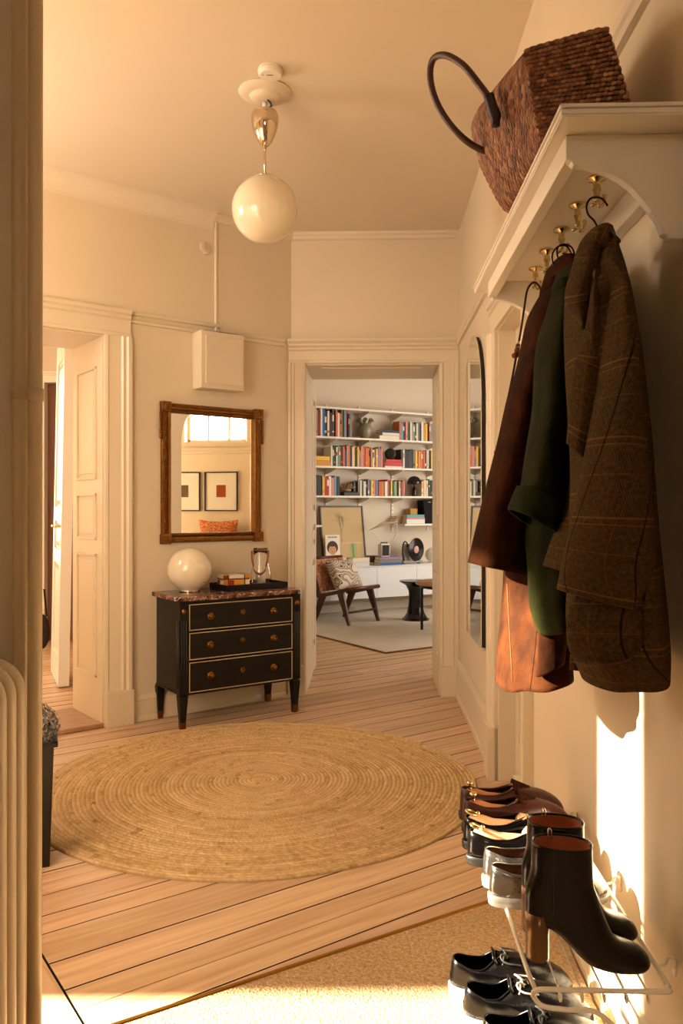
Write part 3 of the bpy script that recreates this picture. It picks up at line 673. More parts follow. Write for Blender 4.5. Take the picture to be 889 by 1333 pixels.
# ============================================================ ROUND JUTE RUG
RC = Vector((-.376, 3.672, 0)); RR = .985
mb = MB(); nr = 52; rw = RR/nr; NA = 720; per = 4; rows = []; cols_ = []; r2 = random.Random(11); 
def shade_fn(ring, a):
    return 0
tone = [[0]*NA for _ in range(nr)]
for k in range(nr):
    base = r2.uniform(-.06, .06); j = 0
    while j < NA:
        L = int(r2.uniform(.012, .10)/((k+1)*rw)*NA/TAU) or 1; v = base+r2.gauss(0, .035)
        if r2.random() < .12: v -= r2.uniform(.04, .16); L = max(1, int(L*.45))
        for q in range(L):
            if j+q < NA: tone[k][j+q] = v
        j += L
vs = []; cl = []
for k in range(nr):
    for m_ in range(per):
        f = m_/per; r = (k+f)*rw; h = .007*math.sin(PI*f)**.6 if f > 0 else .003
        row = []; 
        for j in range(NA):
            a = TAU*j/NA; wob = 1+.004*math.sin(3*a+1)+.003*math.sin(7*a)
            stitch = .0016*math.sin(a*max(10, k*14)+(PI if f > .5 else 0)) if m_ else 0
            row.append(Vector((r*wob*math.cos(a), r*wob*math.sin(a), .003+h+stitch)))
            v = tone[k][j]+r2.uniform(-.1, .1); dk = 1-.22*(m_ == 0)
            cl.append((max(.05, .62+v)*dk, max(.03, .425+v*.85)*dk, max(.02, .215+v*.6)*dk, 1))
        rows.append(row)
row = [Vector(((RR)*math.cos(TAU*j/NA)*(1+.004*math.sin(3*TAU*j/NA+1)+.003*math.sin(7*TAU*j/NA)), RR*math.sin(TAU*j/NA)*(1+.004*math.sin(3*TAU*j/NA+1)+.003*math.sin(7*TAU*j/NA)), .0005)) for j in range(NA)]
rows.append(row); cl += [(.35, .24, .12, 1)]*NA
mb.grid(rows, True, col=cl, smooth=True)
mb.v = [(x+RC.x, y+RC.y, z) for x, y, z in mb.v]
tag(mb.build('round_rug', mat('braided jute', '#ffffff', .9, attr='col', bump=.5, bscale=180, spec=.2), origin=RC), 'large round braided jute rug on the pine floor', 'rug')
# ============================================================ SISAL MAT with brass edge strip
e0 = FL(180, 1330, .0); e1 = FL(640, 1177, .0); md = (e1-e0).normalized(); mn = Vector((md.y, -md.x, 0))
a = e0-md*1.3; xr = lambda p: RW.p(p, .03, 0)
k = None
for s in [x*.01 for x in range(0, 400)]:
    q = e0+md*s
    if (q-RW.o).dot(RW.n) < .035: k = q; break
a = e0-md*.29; bnd = [a, k, RW.p(1.0, .035, 0), RW.p(-1.0, .035, 0), Vector((a.x, -1.0, 0))]
mb = MB(); mb.add([v+Vector((0, 0, .001)) for v in bnd]+[v+Vector((0, 0, .012)) for v in bnd], [(4, 3, 2, 1, 0), (5, 6, 7, 8, 9)]+[(i, (i+1) % 5, 5+(i+1) % 5, 5+i) for i in range(5)])
t = thing('entrance_mat', 'beige sisal entrance mat edged with a brass strip, under the shoe rack', 'mat', (.1, 1.6, 0))
SIS = mat('sisal weave', '#b58f62', .95, bump=.9, bscale=150, col2='#dcc09a', vscale=95, spec=.15); child_world(mb, 'mat_surface', SIS, t)
mb = MB(); mb.prism([(-.012, .0), (-.012, .004), (-.004, .015), (.006, .015), (.014, .008), (.014, 0)], a, k, mn, Vector((0, 0, 1))); child_world(mb, 'brass_strip', mat('brushed brass strip', '#b07f2c', .35, 1), t)
# ============================================================ PLANTER
pc = Vector((-1.178, 2.875, 0)); t = thing('planter', 'tall black square planter at the left edge of the round rug', 'planter', pc, .36)
BLKM = mat('black painted metal', '#15130f', .38, .2)
mb = MB(); b0, b1 = .128, .142
mb.hexa([(-b0, -b0, 0), (b0, -b0, 0), (b0, b0, 0), (-b0, b0, 0), (-b1, -b1, .42), (b1, -b1, .42), (b1, b1, .42), (-b1, b1, .42)]); mb.build('pot', BLKM, t, bevel=.003)
mb = MB(); 
for q in ((-.155, .155, -.155, -.135), (-.155, .155, .135, .155), (-.155, -.135, -.155, .155), (.135, .155, -.155, .155)): mb.box(q[0], q[1], q[2], q[3], .42, .437)
mb.build('rim', BLKM, t, bevel=.003)
rh = random.Random(5); PET = mat('dried hydrangea petals', '#ffffff', .8, attr='col')
def hyd(c, R, label, n=620):
    mb = MB()
    for k in range(n):
        th = math.acos(1-2*(k+.5)/n); ph = k*2.39996; d = Vector((math.sin(th)*math.cos(ph), math.sin(th)*math.sin(ph), math.cos(th)*.8))
        p = c+d*R*rh.uniform(.86, 1.05); q = d.to_track_quat('Z', 'Y'); s = rh.uniform(.008, .012); v = rh.uniform(.05, .34); cA = (v, v*.9, v*.84, 1)
        vs = [p]
        for j in range(8):
            rr_ = s if j % 2 == 0 else s*.45; o = Vector((rr_*math.cos(j*PI/4), rr_*math.sin(j*PI/4), s*rh.uniform(-.1, .4))); o.rotate(q); vs.append(p+o)
        mb.add(vs, [(0, 1+j, 1+(j+1) % 8) for j in range(8)], 0, None, cA)
    mb.tube([Vector((0, 0, .30)), c], .005, 6, col if False else 0)
    mb.v = [(x+pc.x, y+pc.y, z) for x, y, z in mb.v]; o = mb.build('dried_hydrangea', PET, origin=pc+c); tag(o, label, 'dried flower', 'dried hydrangea heads in the black planter')
hyd(Vector((.075, -.03, .475)), .10, 'grey dried hydrangea head at the right rim of the black planter')
hyd(Vector((-.06, .02, .50)), .095, 'grey dried hydrangea head in the middle of the black planter, partly behind the pipes')
# ============================================================ RADIATOR AND PIPES
RADM = mat('cream radiator enamel', '#d4c2a2', .35, bump=.05, bscale=30)
rx1, rx0, rtop, rbot = -.624, -.762, .945, .1
t = thing('radiator', 'cream cast iron column radiator at the lower left edge, beside the pipes', 'radiator', (-.68, 1.2, 0))
for k in range(18):
    y = 1.553-k*.043; mb = MB(); R = .05
    for j, (ins) in enumerate((0, .042)):
        a0, a1 = rx0+ins, rx1-ins; zt = rtop-ins*.8; zb = rbot+ins*.8; rr_ = .05-ins*.75; rr_ = max(rr_, .016); pts = []
        for q in range(9): an = q*PI/16; pts.append((a1-rr_+rr_*math.cos(an), y, zt-rr_+rr_*math.sin(an)))
        for q in range(9): an = PI/2+q*PI/16; pts.append((a0+rr_+rr_*math.cos(an), y, zt-rr_+rr_*math.sin(an)))
        for q in range(9): an = PI+q*PI/16; pts.append((a0+rr_+rr_*math.cos(an), y, zb+rr_+rr_*math.sin(an)))
        for q in range(9): an = 1.5*PI+q*PI/16; pts.append((a1-rr_+rr_*math.cos(an), y, zb+rr_+rr_*math.sin(an)))
        # elongate in the long direction
        mb.tube(pts, (.0145 if j == 0 else .012), 10, closed=True)
    for zq in (rtop-.055, rbot+.055): mb.tube([((rx0+rx1)/2, y-.0215, zq), ((rx0+rx1)/2, y+.0215, zq)], .025, 16)
    child_world(mb, 'section', RADM, t)
mb = MB()
for yy in (1.5, .85): mb.box(rx0+.02, rx1-.02, yy-.012, yy+.012, 0.0, .12)
child_world(mb, 'foot', RADM, t)
PIPM = mat('cream painted pipe', '#cdb894', .35, bump=.06, bscale=20)
def pipe(pxt, pxb, Y, r, label, jz):
    mb = MB(); a = P(pxt, 660, Y); b = P(pxb, 660, Y); a.z = CE; b.z = 0.0
    mb.tube([b, b+(a-b)*.25, b+(a-b)*.5, b+(a-b)*.75, a], r, 20); t = thing('heating_pipe', label, 'pipe', b)
    child_world(mb, 'pipe', PIPM, t); mb = MB(); c = b+(a-b)*(jz/CE); mb.tube([c-Vector((0, 0, .012)), c+Vector((0, 0, .012))], r+.0025, 20); mb.tube([c, c+Vector((-.02, .012, 0))], .005, 8)
    child_world(mb, 'collar', PIPM, t)
pipe(47, 44.5, 1.64, .0145, 'cream vertical heating pipe at the left edge, the one nearer the round rug', zat(514, 1.64))
pipe(25.5, 27.5, 1.66, .0165, 'cream vertical heating pipe at the left edge, the one nearer the radiator', zat(512, 1.66))
# ============================================================ ARCHED MIRROR ON RIGHT WALL
s0, s1, zb, ar = 4.09, 4.80, .53, .355; zt = 2.185
t = thing('arched_mirror', 'tall frameless arched wall mirror between the two right hand door casings', 'mirror', RW.p((s0+s1)/2, 0, zb))
out = [(s0, zb), (s1, zb)]; rr_ = (s1-s0)/2
for k in range(33): a = PI*k/32; out.append(((s0+s1)/2+rr_*math.cos(a), zt-rr_*1.12+rr_*1.12*math.sin(a)))
mb = MB(); n = len(out); vs = [RW.p(a, .026, b) for a, b in out]+[RW.p(a, .022, b) for a, b in out]
mb.add(vs, [tuple(range(n)), tuple(range(2*n-1, n-1, -1))]+[(i, (i+1) % n, n+(i+1) % n, n+i) for i in range(n)]); child_world(mb, 'glass', MIRR, t)
mb = MB(); vs = [RW.p((s0+s1)/2+(a-(s0+s1)/2)*.985, .0215, 1.3+(b-1.3)*.993) for a, b in out]+[RW.p((s0+s1)/2+(a-(s0+s1)/2)*.985, .003, 1.3+(b-1.3)*.993) for a, b in out]
mb.add(vs, [tuple(range(n)), tuple(range(2*n-1, n-1, -1))]+[(i, (i+1) % n, n+(i+1) % n, n+i) for i in range(n)]); child_world(mb, 'backing', mat('dark backing', '#241a14', .6), t)
# ============================================================ what the mirrors show: pictures, bench and cushion in the alcove
for i, (ya, yb, c) in enumerate(((3.18, 3.60, '#9c2c10'), (2.70, 3.12, '#2b3524'))):
    t = thing('framed_picture', ('thin black framed print with a small red and gold image, on the alcove wall' if i == 0 else 'thin black framed print with a small dark green image, on the alcove wall'), 'picture', (AX, (ya+yb)/2, 1.2), group='pictures seen in the gilt mirror')
    z0_, z1_ = 1.20, 1.68
    mb = MB(); 
    for q in ((ya, yb, z0_, z0_+.012), (ya, yb, z1_-.012, z1_), (ya, ya+.012, z0_, z1_), (yb-.012, yb, z0_, z1_)): AXW.box(mb, q[0], q[1], .001, .022, q[2], q[3])
    child_world(mb, 'frame', BLACKP, t)
    mb = MB(); AXW.box(mb, ya+.01, yb-.01, .001, .010, z0_+.01, z1_-.01); child_world(mb, 'mount', mat('mount board', '#e4dccb', .8), t)
    mb = MB(); m_ = (ya+yb)/2; AXW.box(mb, m_-.06, m_+.06, .010, .012, 1.37, 1.52); child_world(mb, 'print', wavy_mat('print %d' % i, [c, '#1b1410', '#c98b2c', c], 12, 6), t)
# ============================================================ HAT SHELF
HU, HT = 1.948, 1.970      # underside / top of board
t = thing('hat_shelf', 'white painted hat shelf with curved brackets and five brass hooks beneath', 'hat shelf', RW.p(2.03, 0, HU))
ya, yb_ = 1.43, 2.634
def omi(mb, z0, z1, o1, a, b): RW.box(mb, a, b, .0, o1, z0, z1)
mb = MB(); omi(mb, HU, HU+.004, .246, ya+.004, yb_-.004); omi(mb, HU+.004, HU+.013, .248, ya+.002, yb_-.002); omi(mb, HU+.015, HT, .250, ya, yb_); omi(mb, HU+.012, HU+.016, .244, ya+.006, yb_-.006)
child_world(mb, 'board', TRIMW, t, bevel=.0015)
mb = MB(); RW.box(mb, 1.52, 2.51, .196, .222, HU-.047, HU+.001); child_world(mb, 'front_rail', TRIMW, t, bevel=.002)
mb = MB(); RW.box(mb, ya+.09, 2.51, .0, .022, 1.885, HU); RW.box(mb, ya+.09, 2.51, .0, .03, 1.878, 1.90); child_world(mb, 'back_rail', TRIMW, t, bevel=.003)
bp = [(0, HU), (.222, HU), (.222, HU-.045), (.212, HU-.05), (.207, HU-.058), (.2, HU-.056)]
for o_, h_ in ((.185, .640), (.164, .634), (.14, .625), (.118, .612), (.1, .598), (.084, .58), (.068, .56), (.056, .543), (.045, .522)): bp.append((o_, CH+h_))
bp += [(.042, CH+.51), (.034, CH+.507), (.034, CH+.500), (0, CH+.500)]
for y_ in (1.505, 2.487):
    mb = MB(); pr = bp; RW_ = mb.prism([(a, b) for a, b in pr], RW.p(y_, 0, 0), RW.p(y_+.024, 0, 0), RW.n, RW.up); 
    child_world(mb, 'bracket', TRIMW, t, bevel=.003)
hooks = []
for px, py in ((697, 348), (712, 325), (731, 297), (752, 265), (777, 230)):
    Y = FPX*.70/(CY-py); X = (px-CX)/FPX*Y; hooks.append(Vector((X, Y, HU)))
    mb = MB(); mb.lathe([(0, 0), (.0195, 0), (.021, -.002), (.0195, -.005), (.008, -.008), (.0072, -.02), (.0095, -.026), (.0062, -.034), (.0055, -.046), (.007, -.049), (0, -.05)], c=(X, Y, HU), n=24)
    q = [(X, Y, HU-.047), (X+.001, Y, HU-.056), (X+.007, Y, HU-.061), (X+.014, Y, HU-.057), (X+.016, Y, HU-.048), (X+.016, Y, HU-.043)]
    mb.tube([Vector(p) for p in catmull(q, 4)], .0036, 10); mb.sphere((X+.016, Y, HU-.041), .006, 12, 8)
    q = [(X, Y, HU-.047), (X-.002, Y, HU-.055), (X-.008, Y, HU-.058)]; mb.tube(q, .0034, 8); mb.sphere((X-.009, Y, HU-.058), .0045, 10, 6)
    child_world(mb, 'hook', BRASS, t)
# ============================================================ WOVEN BASKET
def lat(l, Y, H): # lateral from camera axis along wall frame
    return RW.p(Y, Wd-l, CH+H)
bk = Vector(RW.p(1.8, .17, HT)); t = thing('woven_basket', 'large dark brown woven seagrass basket with a leather handle, on top of the hat shelf', 'basket', bk)
B0 = .722
rings = [   # Y, BL, TL, TR, BR as (lat,H)
    (1.60, (.345, B0), (.309, .912), (.472, .955), (.54, B0)),
    (1.70, (.343, B0), (.291, .925), (.485, .985), (.545, B0)),
    (1.80, (.341, B0), (.272, .935), (.49, 1.0), (.55, B0)),
    (1.90, (.339, B0), (.254, .948), (.49, 1.0), (.55, B0)),
    (1.98, (.337, B0), (.25, .955), (.48, .99), (.54, B0))]
def quadpt(R, u):   # u 0..1 around ring, rounded corners via superellipse blending
    a = TAU*u; c, s_ = math.cos(a), math.sin(a); e = .16
    x = math.copysign(abs(c)**e, c); y = math.copysign(abs(s_)**e, s_); m_ = 1
    uu, vv = (x+1)/2, (y+1)/2
    l = (R[1][0]*(1-uu)+R[4][0]*uu)*(1-vv)+(R[2][0]*(1-uu)+R[3][0]*uu)*vv
    h = (R[1][1]*(1-uu)+R[4][1]*uu)*(1-vv)+(R[2][1]*(1-uu)+R[3][1]*uu)*vv
    if x < -.5: l -= .018*math.sin(PI*vv)*min(1, (R[0]-1.6)/.15)
    return lat(l, R[0], h)
def ringat(v):
    f = v*(len(rings)-1); i = min(int(f), len(rings)-2); g = f-i; A, B = rings[i], rings[i+1]
    return (A[0]*(1-g)+B[0]*g,)+tuple((A[k][0]*(1-g)+B[k][0]*g, A[k][1]*(1-g)+B[k][1]*g) for k in range(1, 5))
mb = MB(); rws = [[quadpt(ringat(v/12), k/72) for k in range(72)] for v in range(13)]
mb.grid(rws, True, cap0=True, cap1=True, col=[(.05, .02, .012, 1)]*(72*13))
for f in range(len(mb.col)):
    if mb.col[f] is None: mb.col[f] = [(.05, .02, .012, 1)]*len(mb.f[f])
rb = random.Random(2)
def stitch(mb, c, d, n, L, w, h):
    d = d.normalized(); n = n.normalized(); s_ = d.cross(n).normalized(); n = s_.cross(d)
    v = rb.uniform(.55, 1.25); base = rb.choice([(.30, .115, .05), (.36, .15, .065), (.22, .08, .04), (.42, .21, .09), (.27, .10, .045)]); col = tuple(x*v for x in base)+(1,)
    vs = []; fs = []
    for i, (x, r) in enumerate(((-1, .35), (-.5, .92), (.0, 1.05), (.5, .92), (1, .35))):
        for j in range(6):
            a = TAU*j/6; vs.append(c+d*x*L/2+s_*math.cos(a)*r*w/2+n*math.sin(a)*r*h/2)
    for i in range(4):
        for j in range(6): fs.append((i*6+j, i*6+(j+1) % 6, i*6+6+(j+1) % 6, i*6+6+j))
    mb.add(vs, fs, 0, None, col, True)
# perimeter sampled by arc length
NR = 40
for i in range(NR):
    v = (i+.5)/NR; R = ringat(v); pts = [quadpt(R, k/200) for k in range(201)]; acc = [0]
    for k in range(200): acc.append(acc[-1]+(pts[k+1]-pts[k]).length)
    tot = acc[-1]; n_ = int(tot/.0165); k = 0; cen = sum(pts[:-1], Vector())/200
    for j in range(n_):
        s_ = (j+(.5 if i % 2 else 0)+.1)*tot/n_ % tot; k = 0
        while acc[k+1] < s_: k += 1
        g = (s_-acc[k])/max(1e-6, acc[k+1]-acc[k]); p = pts[k].lerp(pts[k+1], g); d = pts[min(k+1, 200)]-pts[k]; nn = Vector((0, 1, 0)).cross(d)
        if nn.dot(p-cen) < 0: nn = -nn
        stitch(mb, p, d+Vector((0, d.length*.35, 0)), nn, .0205, .0118, .008)
R = rings[0]; rr0 = ringat(0)
for i in range(24):
    for j in range(18):
        vv = (i+.5)/24; uu = (j+(.5 if i % 2 else 0))/17
        if uu > .99: continue
        A = Vector((R[1][0]*(1-uu)+R[4][0]*uu, R[1][1]*(1-uu)+R[4][1]*uu)); B = Vector((R[2][0]*(1-uu)+R[3][0]*uu, R[2][1]*(1-uu)+R[3][1]*uu)); q = A.lerp(B, vv)
        p = lat(q.x, 1.598, q.y); stitch(mb, p, Vector((1, 0, .22)), Vector((0, -1, 0)), .0145, .0098, .008)
child_world(mb, 'woven_body', mat('seagrass', '#ffffff', .55, attr='col', bump=.3, bscale=200), t)
HL = mat('brown leather handle', '#4a2412', .45, bump=.15, bscale=90)
mb = MB()
q = [(643, 158, 1.74), (637, 130, 1.75), (622, 108, 1.77), (603, 85, 1.80), (580, 72, 1.84), (564, 77, 1.88), (560, 100, 1.90), (567, 130, 1.91), (583, 158, 1.92), (603, 180, 1.92), (622, 193, 1.92), (640, 200, 1.92)]
q = [tuple(P(a, b, c)) for a, b, c in q]
mb.tube([Vector(p) for p in catmull(q, 5)], .0078, 12); child_world(mb, 'handle', HL, t)
mb = MB(); q = [tuple(P(a, b, 1.73)) for a, b in ((636, 124), (641, 140), (645, 152), (645, 164))]; mb.tube([Vector(p) for p in catmull(q, 3)], [.012]*4+[.013]*3+[.01]*3, 8); child_world(mb, 'handle_tab', mat('dark leather', '#2c150c', .5), t)
# ============================================================ COATS
def garment(secs, n=56, sub_=6, folds=(), seed=0, cuff=0, ycap0=True, pinch=0):
    """secs: (xL,yL,xR,yR,Y,depth) in pixels of the photo -> lofted cloth tube with true depth"""
    S = catmull([tuple(map(float, s_)) for s_ in secs], sub_); rows = []; uvs = []; vacc = 0; prevc = None; rg = random.Random(seed); ph = [rg.uniform(0, TAU) for _ in range(6)]
    for i, s_ in enumerate(S):
        a = P(s_[0], s_[1], s_[4]); b = P(s_[2], s_[3], s_[4]); c = (a+b)/2; A = (b-a)/2; B = Vector((0, s_[5]/2, 0)); row = []; f = i/(len(S)-1)
        if prevc is not None: vacc += (c-prevc).length
        prevc = c; per = 0; last = None
        for k in range(n+1):
            th = TAU*k/n; rip = 0
            for (fr, amp, grow, phs) in folds: rip += (amp*(1-grow)+amp*grow*f)*math.sin(fr*th+phs+1.3*math.sin(f*2.2+ph[0]))
            rip += .006*math.sin(5*th+9*f+ph[1])+.004*math.sin(9*th-14*f+ph[2])
            co, si = math.cos(th), math.sin(th); rho = 1+rip
            # keep left/right silhouettes crisp
            p = c+A*co*(1+rip*(1-abs(co)**3))+B*si*rho
            if last is not None: per += (p-last).length
            last = p; row.append(p); uvs.append((per, -vacc))
        rows.append(row)
    mb = MB(); mb.grid(rows, False, uvs=uvs, smooth=True)
    return mb, rows, uvs
def dome(mb, rows, uvs, top):   # closes the top with a rounded cap
    r0 = rows[0]; c = sum(r0[:-1], Vector())/(len(r0)-1); k0 = [ ]
    rr_ = []; uu = []
    for j, (s_, h) in enumerate(((1, 0), (.9, .5), (.7, .82), (.4, .96), (.02, 1))):
        rr_.append([c+(p-c)*s_+Vector((0, 0, top*h)) for p in r0]); uu += [(uvs[i][0], j*.01) for i in range(len(r0))]
    mb.grid(rr_, False, uvs=uu, smooth=True)
# --- brown suede coat
SUEDE = mat('brown suede', '#220e04', .9, bump=.3, bscale=60, col2='#422007', vscale=17, spec=.08)
LIN = mat('dark lining', '#1b0f0c', .8)
t = thing('suede_coat', 'long rust brown suede coat, the furthest garment on the hat shelf', 'coat', P(700, 700, 2.1), group=None)
mb, rows, uv = garment([(708, 392, 748, 385, 2.06, .30), (697, 420, 752, 420, 2.06, .40), (690, 480, 756, 480, 2.08, .42), (680, 560, 756, 560, 2.1, .42), (670, 640, 752, 640, 2.1, .40), (661, 720, 746, 715, 2.04, .38), (657, 780, 742, 765, 2.0, .36), (651, 840, 741, 815, 1.99, .36), (647, 891, 741, 860, 1.98, .38)], folds=((4, .10, .8, .5), (7, .05, .9, 2)), seed=1)
dome(mb, rows, uv, .10); child_world(mb, 'body', SUEDE, t, solid=.004)
mb, rows, uv = garment([(703, 384, 727, 372, 1.98, .10), (694, 400, 722, 400, 1.97, .15), (687, 417, 716, 430, 1.96, .17), (674, 476, 708, 480, 1.95, .18), (661, 518, 704, 525, 1.95, .18), (649, 571, 702, 578, 1.95, .18), (636, 622, 698, 630, 1.95, .18), (622.5, 676, 688, 688, 1.95, .18), (609, 732, 680, 746, 1.95, .17)], folds=((3, .05, .5, 1), (6, .03, .5, 0)), seed=2)
dome(mb, rows, uv, .03); sl = child_world(mb, 'sleeve', SUEDE, t, solid=.003)
mb, rows, uv = garment([(722, 362, 742, 358, 2.0, .10), (714, 372, 745, 372, 2.0, .16), (705, 385, 748, 392, 2.0, .2), (699, 402, 750, 412, 2.0, .2)], folds=((3, .05, 1, 0),), seed=3); dome(mb, rows, uv, .01); child_world(mb, 'collar', SUEDE, t, solid=.003)
mb = MB()   # hem seams, stitched facing
for a, b in (((660, 760), (667, 888)),):
    q = [tuple(P(a[0]+(b[0]-a[0])*k/6, a[1]+(b[1]-a[1])*k/6, 1.835)) for k in range(7)]; mb.tube([Vector(p) for p in q], .0012, 6)
child_world(mb, 'seam', mat('orange stitching', '#7a4818', .8), t)
# pocket flap on the coat side
mb, rows, uv = garment([(700, 800, 737, 795, 1.79, .03), (701, 840, 738, 830, 1.79, .04), (698, 881, 735, 862, 1.79, .05)], folds=((3, .06, .5, 0),), seed=4); child_world(mb, 'front_facing', SUEDE, t, solid=.003)
# --- green jacket
GRN = mat('green velveteen', '#131403', .85, bump=.2, bscale=90, col2='#262906', vscale=14, spec=.08)
t = thing('green_jacket', 'dark green velveteen jacket with a turned back cuff between the suede and tweed coats', 'jacket', P(720, 600, 1.9))
mb, rows, uv = garment([(722, 382, 757, 382, 1.88, .24), (712, 410, 765, 415, 1.88, .36), (706, 470, 770, 470, 1.88, .4), (700, 560, 770, 560, 1.88, .4), (694, 640, 765, 640, 1.86, .34), (687, 700, 757, 700, 1.83, .26), (689, 740, 752, 740, 1.80, .20), (692, 790, 747, 780, 1.80, .20), (702, 826, 744, 800, 1.80, .18)], folds=((4, .06, .7, 2.5), (6, .03, .7, 0)), seed=5)
dome(mb, rows, uv, .06); child_world(mb, 'body', GRN, t, solid=.003)
mb, rows, uv = garment([(719, 383, 742, 378, 1.78, .10), (712, 410, 740, 412, 1.76, .15), (704, 435, 738, 440, 1.75, .17), (699, 470, 736, 475, 1.75, .17), (696, 529, 734, 535, 1.75, .16), (689, 572, 731, 580, 1.75, .16), (682, 615, 729, 625, 1.75, .16), (678, 640, 728, 655, 1.75, .15)], folds=((3, .07, .4, 1), (5, .03, .5, 0)), seed=6)
dome(mb, rows, uv, .03); child_world(mb, 'sleeve', GRN, t, solid=.003)
mb, rows, uv = garment([(674, 632, 733, 656, 1.745, .165), (669, 644, 731, 668, 1.745, .18), (663, 660, 727, 690, 1.745, .185), (664, 664, 725, 699, 1.745, .18)], folds=((5, .05, .5, 1), (9, .03, .5, 0)), seed=7); child_world(mb, 'cuff', GRN, t, solid=.006)
mb, rows, uv = garment([(731, 364, 752, 362, 1.85, .08), (722, 376, 757, 376, 1.84, .15), (720, 392, 760, 395, 1.83, .18), (724, 404, 757, 404, 1.83, .18)], folds=((3, .05, 1, 0),), seed=8); dome(mb, rows, uv, .008); child_world(mb, 'collar', GRN, t, solid=.004)
# --- tweed coat
t = thing('tweed_coat', 'brown checked tweed coat, the nearest garment on the hat shelf', 'coat', P(790, 600, 1.58))
mb, rows, uv = garment([(762, 312, 797, 305, 1.64, .10), (753, 335, 799, 332, 1.62, .18), (744, 370, 803, 366, 1.60, .26), (742, 420, 811, 410, 1.58, .30), (745, 500, 824, 490, 1.56, .31), (750, 590, 835, 590, 1.55, .31), (748, 680, 843, 680, 1.54, .31), (744, 760, 851, 750, 1.54, .31), (742, 810, 857, 805, 1.54, .31), (748, 850, 860, 845, 1.54, .30), (762, 887, 860, 872, 1.54, .28)], folds=((4, .05, .8, 1.2), (7, .025, .8, 0)), seed=11)
dome(mb, rows, uv, .02); child_world(mb, 'body', TWEED, t, solid=.004)
mb, rows, uv = garment([(780, 318, 799, 320, 1.53, .07), (778, 345, 802, 350, 1.50, .12), (789, 376, 806, 378, 1.47, .14), (789, 410, 811, 405, 1.45, .15), (787, 442, 816, 443, 1.44, .16), (781, 500, 825, 500, 1.43, .17), (766, 585, 836, 590, 1.42, .18), (753, 650, 842, 650, 1.42, .19), (739, 712, 848, 722, 1.42, .19), (731, 750, 836, 765, 1.42, .18), (727.5, 768, 820, 791, 1.42, .17)], folds=((3, .04, .5, 2), (5, .02, .5, 0)), seed=12)
dome(mb, rows, uv, .02); child_world(mb, 'sleeve', TWEED, t, solid=.003)
mb, rows, uv = garment([(752, 590, 775, 600, 1.66, .12), (738, 660, 765, 670, 1.66, .14), (720, 705, 758, 715, 1.66, .15), (709.5, 737, 752, 752, 1.66, .15)], folds=((3, .04, .5, 2),), seed=13)
dome(mb, rows, uv, .03); child_world(mb, 'sleeve', TWEED, t, solid=.003)
# turned collar / lapel hanging on the near side
def cloth_patch(L, R, Ya, Yb, bulge, n=14, sub_=5, uvo=0):
    """surface between a left and right pixel polyline, bulging towards the camera"""
    A = catmull([tuple(map(float, p)) for p in L], sub_); B = catmull([tuple(map(float, p)) for p in R], sub_); N = max(len(A), len(B))
    def rs(Q): return [Q[min(len(Q)-1, round(i*(len(Q)-1)/(N-1)))] for i in range(N)]
    A, B = rs(A), rs(B); rows = []; uvs = []; va = 0
    for i in range(N):
        row = []
        for k in range(n+1):
            u = k/n; Y = Ya*(1-u)+Yb*u-bulge*math.sin(PI*u); row.append(P(A[i][0]*(1-u)+B[i][0]*u, A[i][1]*(1-u)+B[i][1]*u, Y))
        if i: va += (row[n//2]-rows[-1][n//2]).length
        rows.append(row); w_ = (row[-1]-row[0]).length; uvs += [(uvo+k/n*w_, -va) for k in range(n+1)]
    mb = MB(); mb.grid(rows, False, uvs=uvs, smooth=True); return mb
mb = cloth_patch([(779, 295), (766, 302), (753, 320), (742, 355), (735.5, 378), (735.5, 396), (742, 409), (757, 428)], [(781, 295), (786, 305), (783, 325), (776, 350), (770, 372), (766, 390), (764, 410), (760, 429)], 1.56, 1.50, .03)
cl_ = child_world(mb, 'collar', TWEED, t, solid=.005)
mb = MB(); mb.lathe([(0, 0), (.0095, 0), (.0105, .002), (.008, .0035), (0, .003)], M=Matrix.Translation(P(759, 376, 1.475)) @ Matrix.Rotation(PI/2, 4, 'X') @ Matrix.Rotation(.4, 4, 'Y'), n=20); sub(mb, 'button', mat('horn button', '#4a3018', .35), None if False else cl_)
mb = cloth_patch([(780, 295), (789, 293.5), (796, 299), (798.5, 318), (800, 328)], [(774, 312), (778, 320), (780, 322), (781, 322), (788, 328)], 1.53, 1.50, .03)
child_world(mb, 'collar_fold', TWEED, t, solid=.005)
mb = cloth_patch([(768, 385), (757, 446), (748, 471), (742, 510), (740, 545), (736.6, 577)], [(776, 350), (782, 420), (784, 490), (780, 520), (772, 560), (762, 597)], 1.50, 1.46, .02, uvo=.04)
child_world(mb, 'lapel', TWEED, t, solid=.005)
mb = cloth_patch([(747, 775), (739, 800), (737, 822), (740, 845), (749, 861)], [(838, 780), (838, 800), (838, 825), (834, 845), (815, 862)], 1.42, 1.38, .04, uvo=.03)
child_world(mb, 'pocket', TWEED, t, solid=.005)
mb = MB()
for qa in ([(747, 861), (765, 866), (785, 866), (805, 863), (822, 856), (834, 845)],):
    mb.tube([Vector(p) for p in catmull([tuple(P(a, b, 1.345+abs(a-790)*.0012)) for a, b in qa], 4)], .0016, 6)
child_world(mb, 'pocket_piping', mat('dull red piping', '#5e2a22', .8), t)
mb = cloth_patch([(742, 852), (741, 872)], [(760, 858), (757, 874)], 1.6, 1.6, .01); child_world(mb, 'vent_flap', TWEED, t, solid=.004)
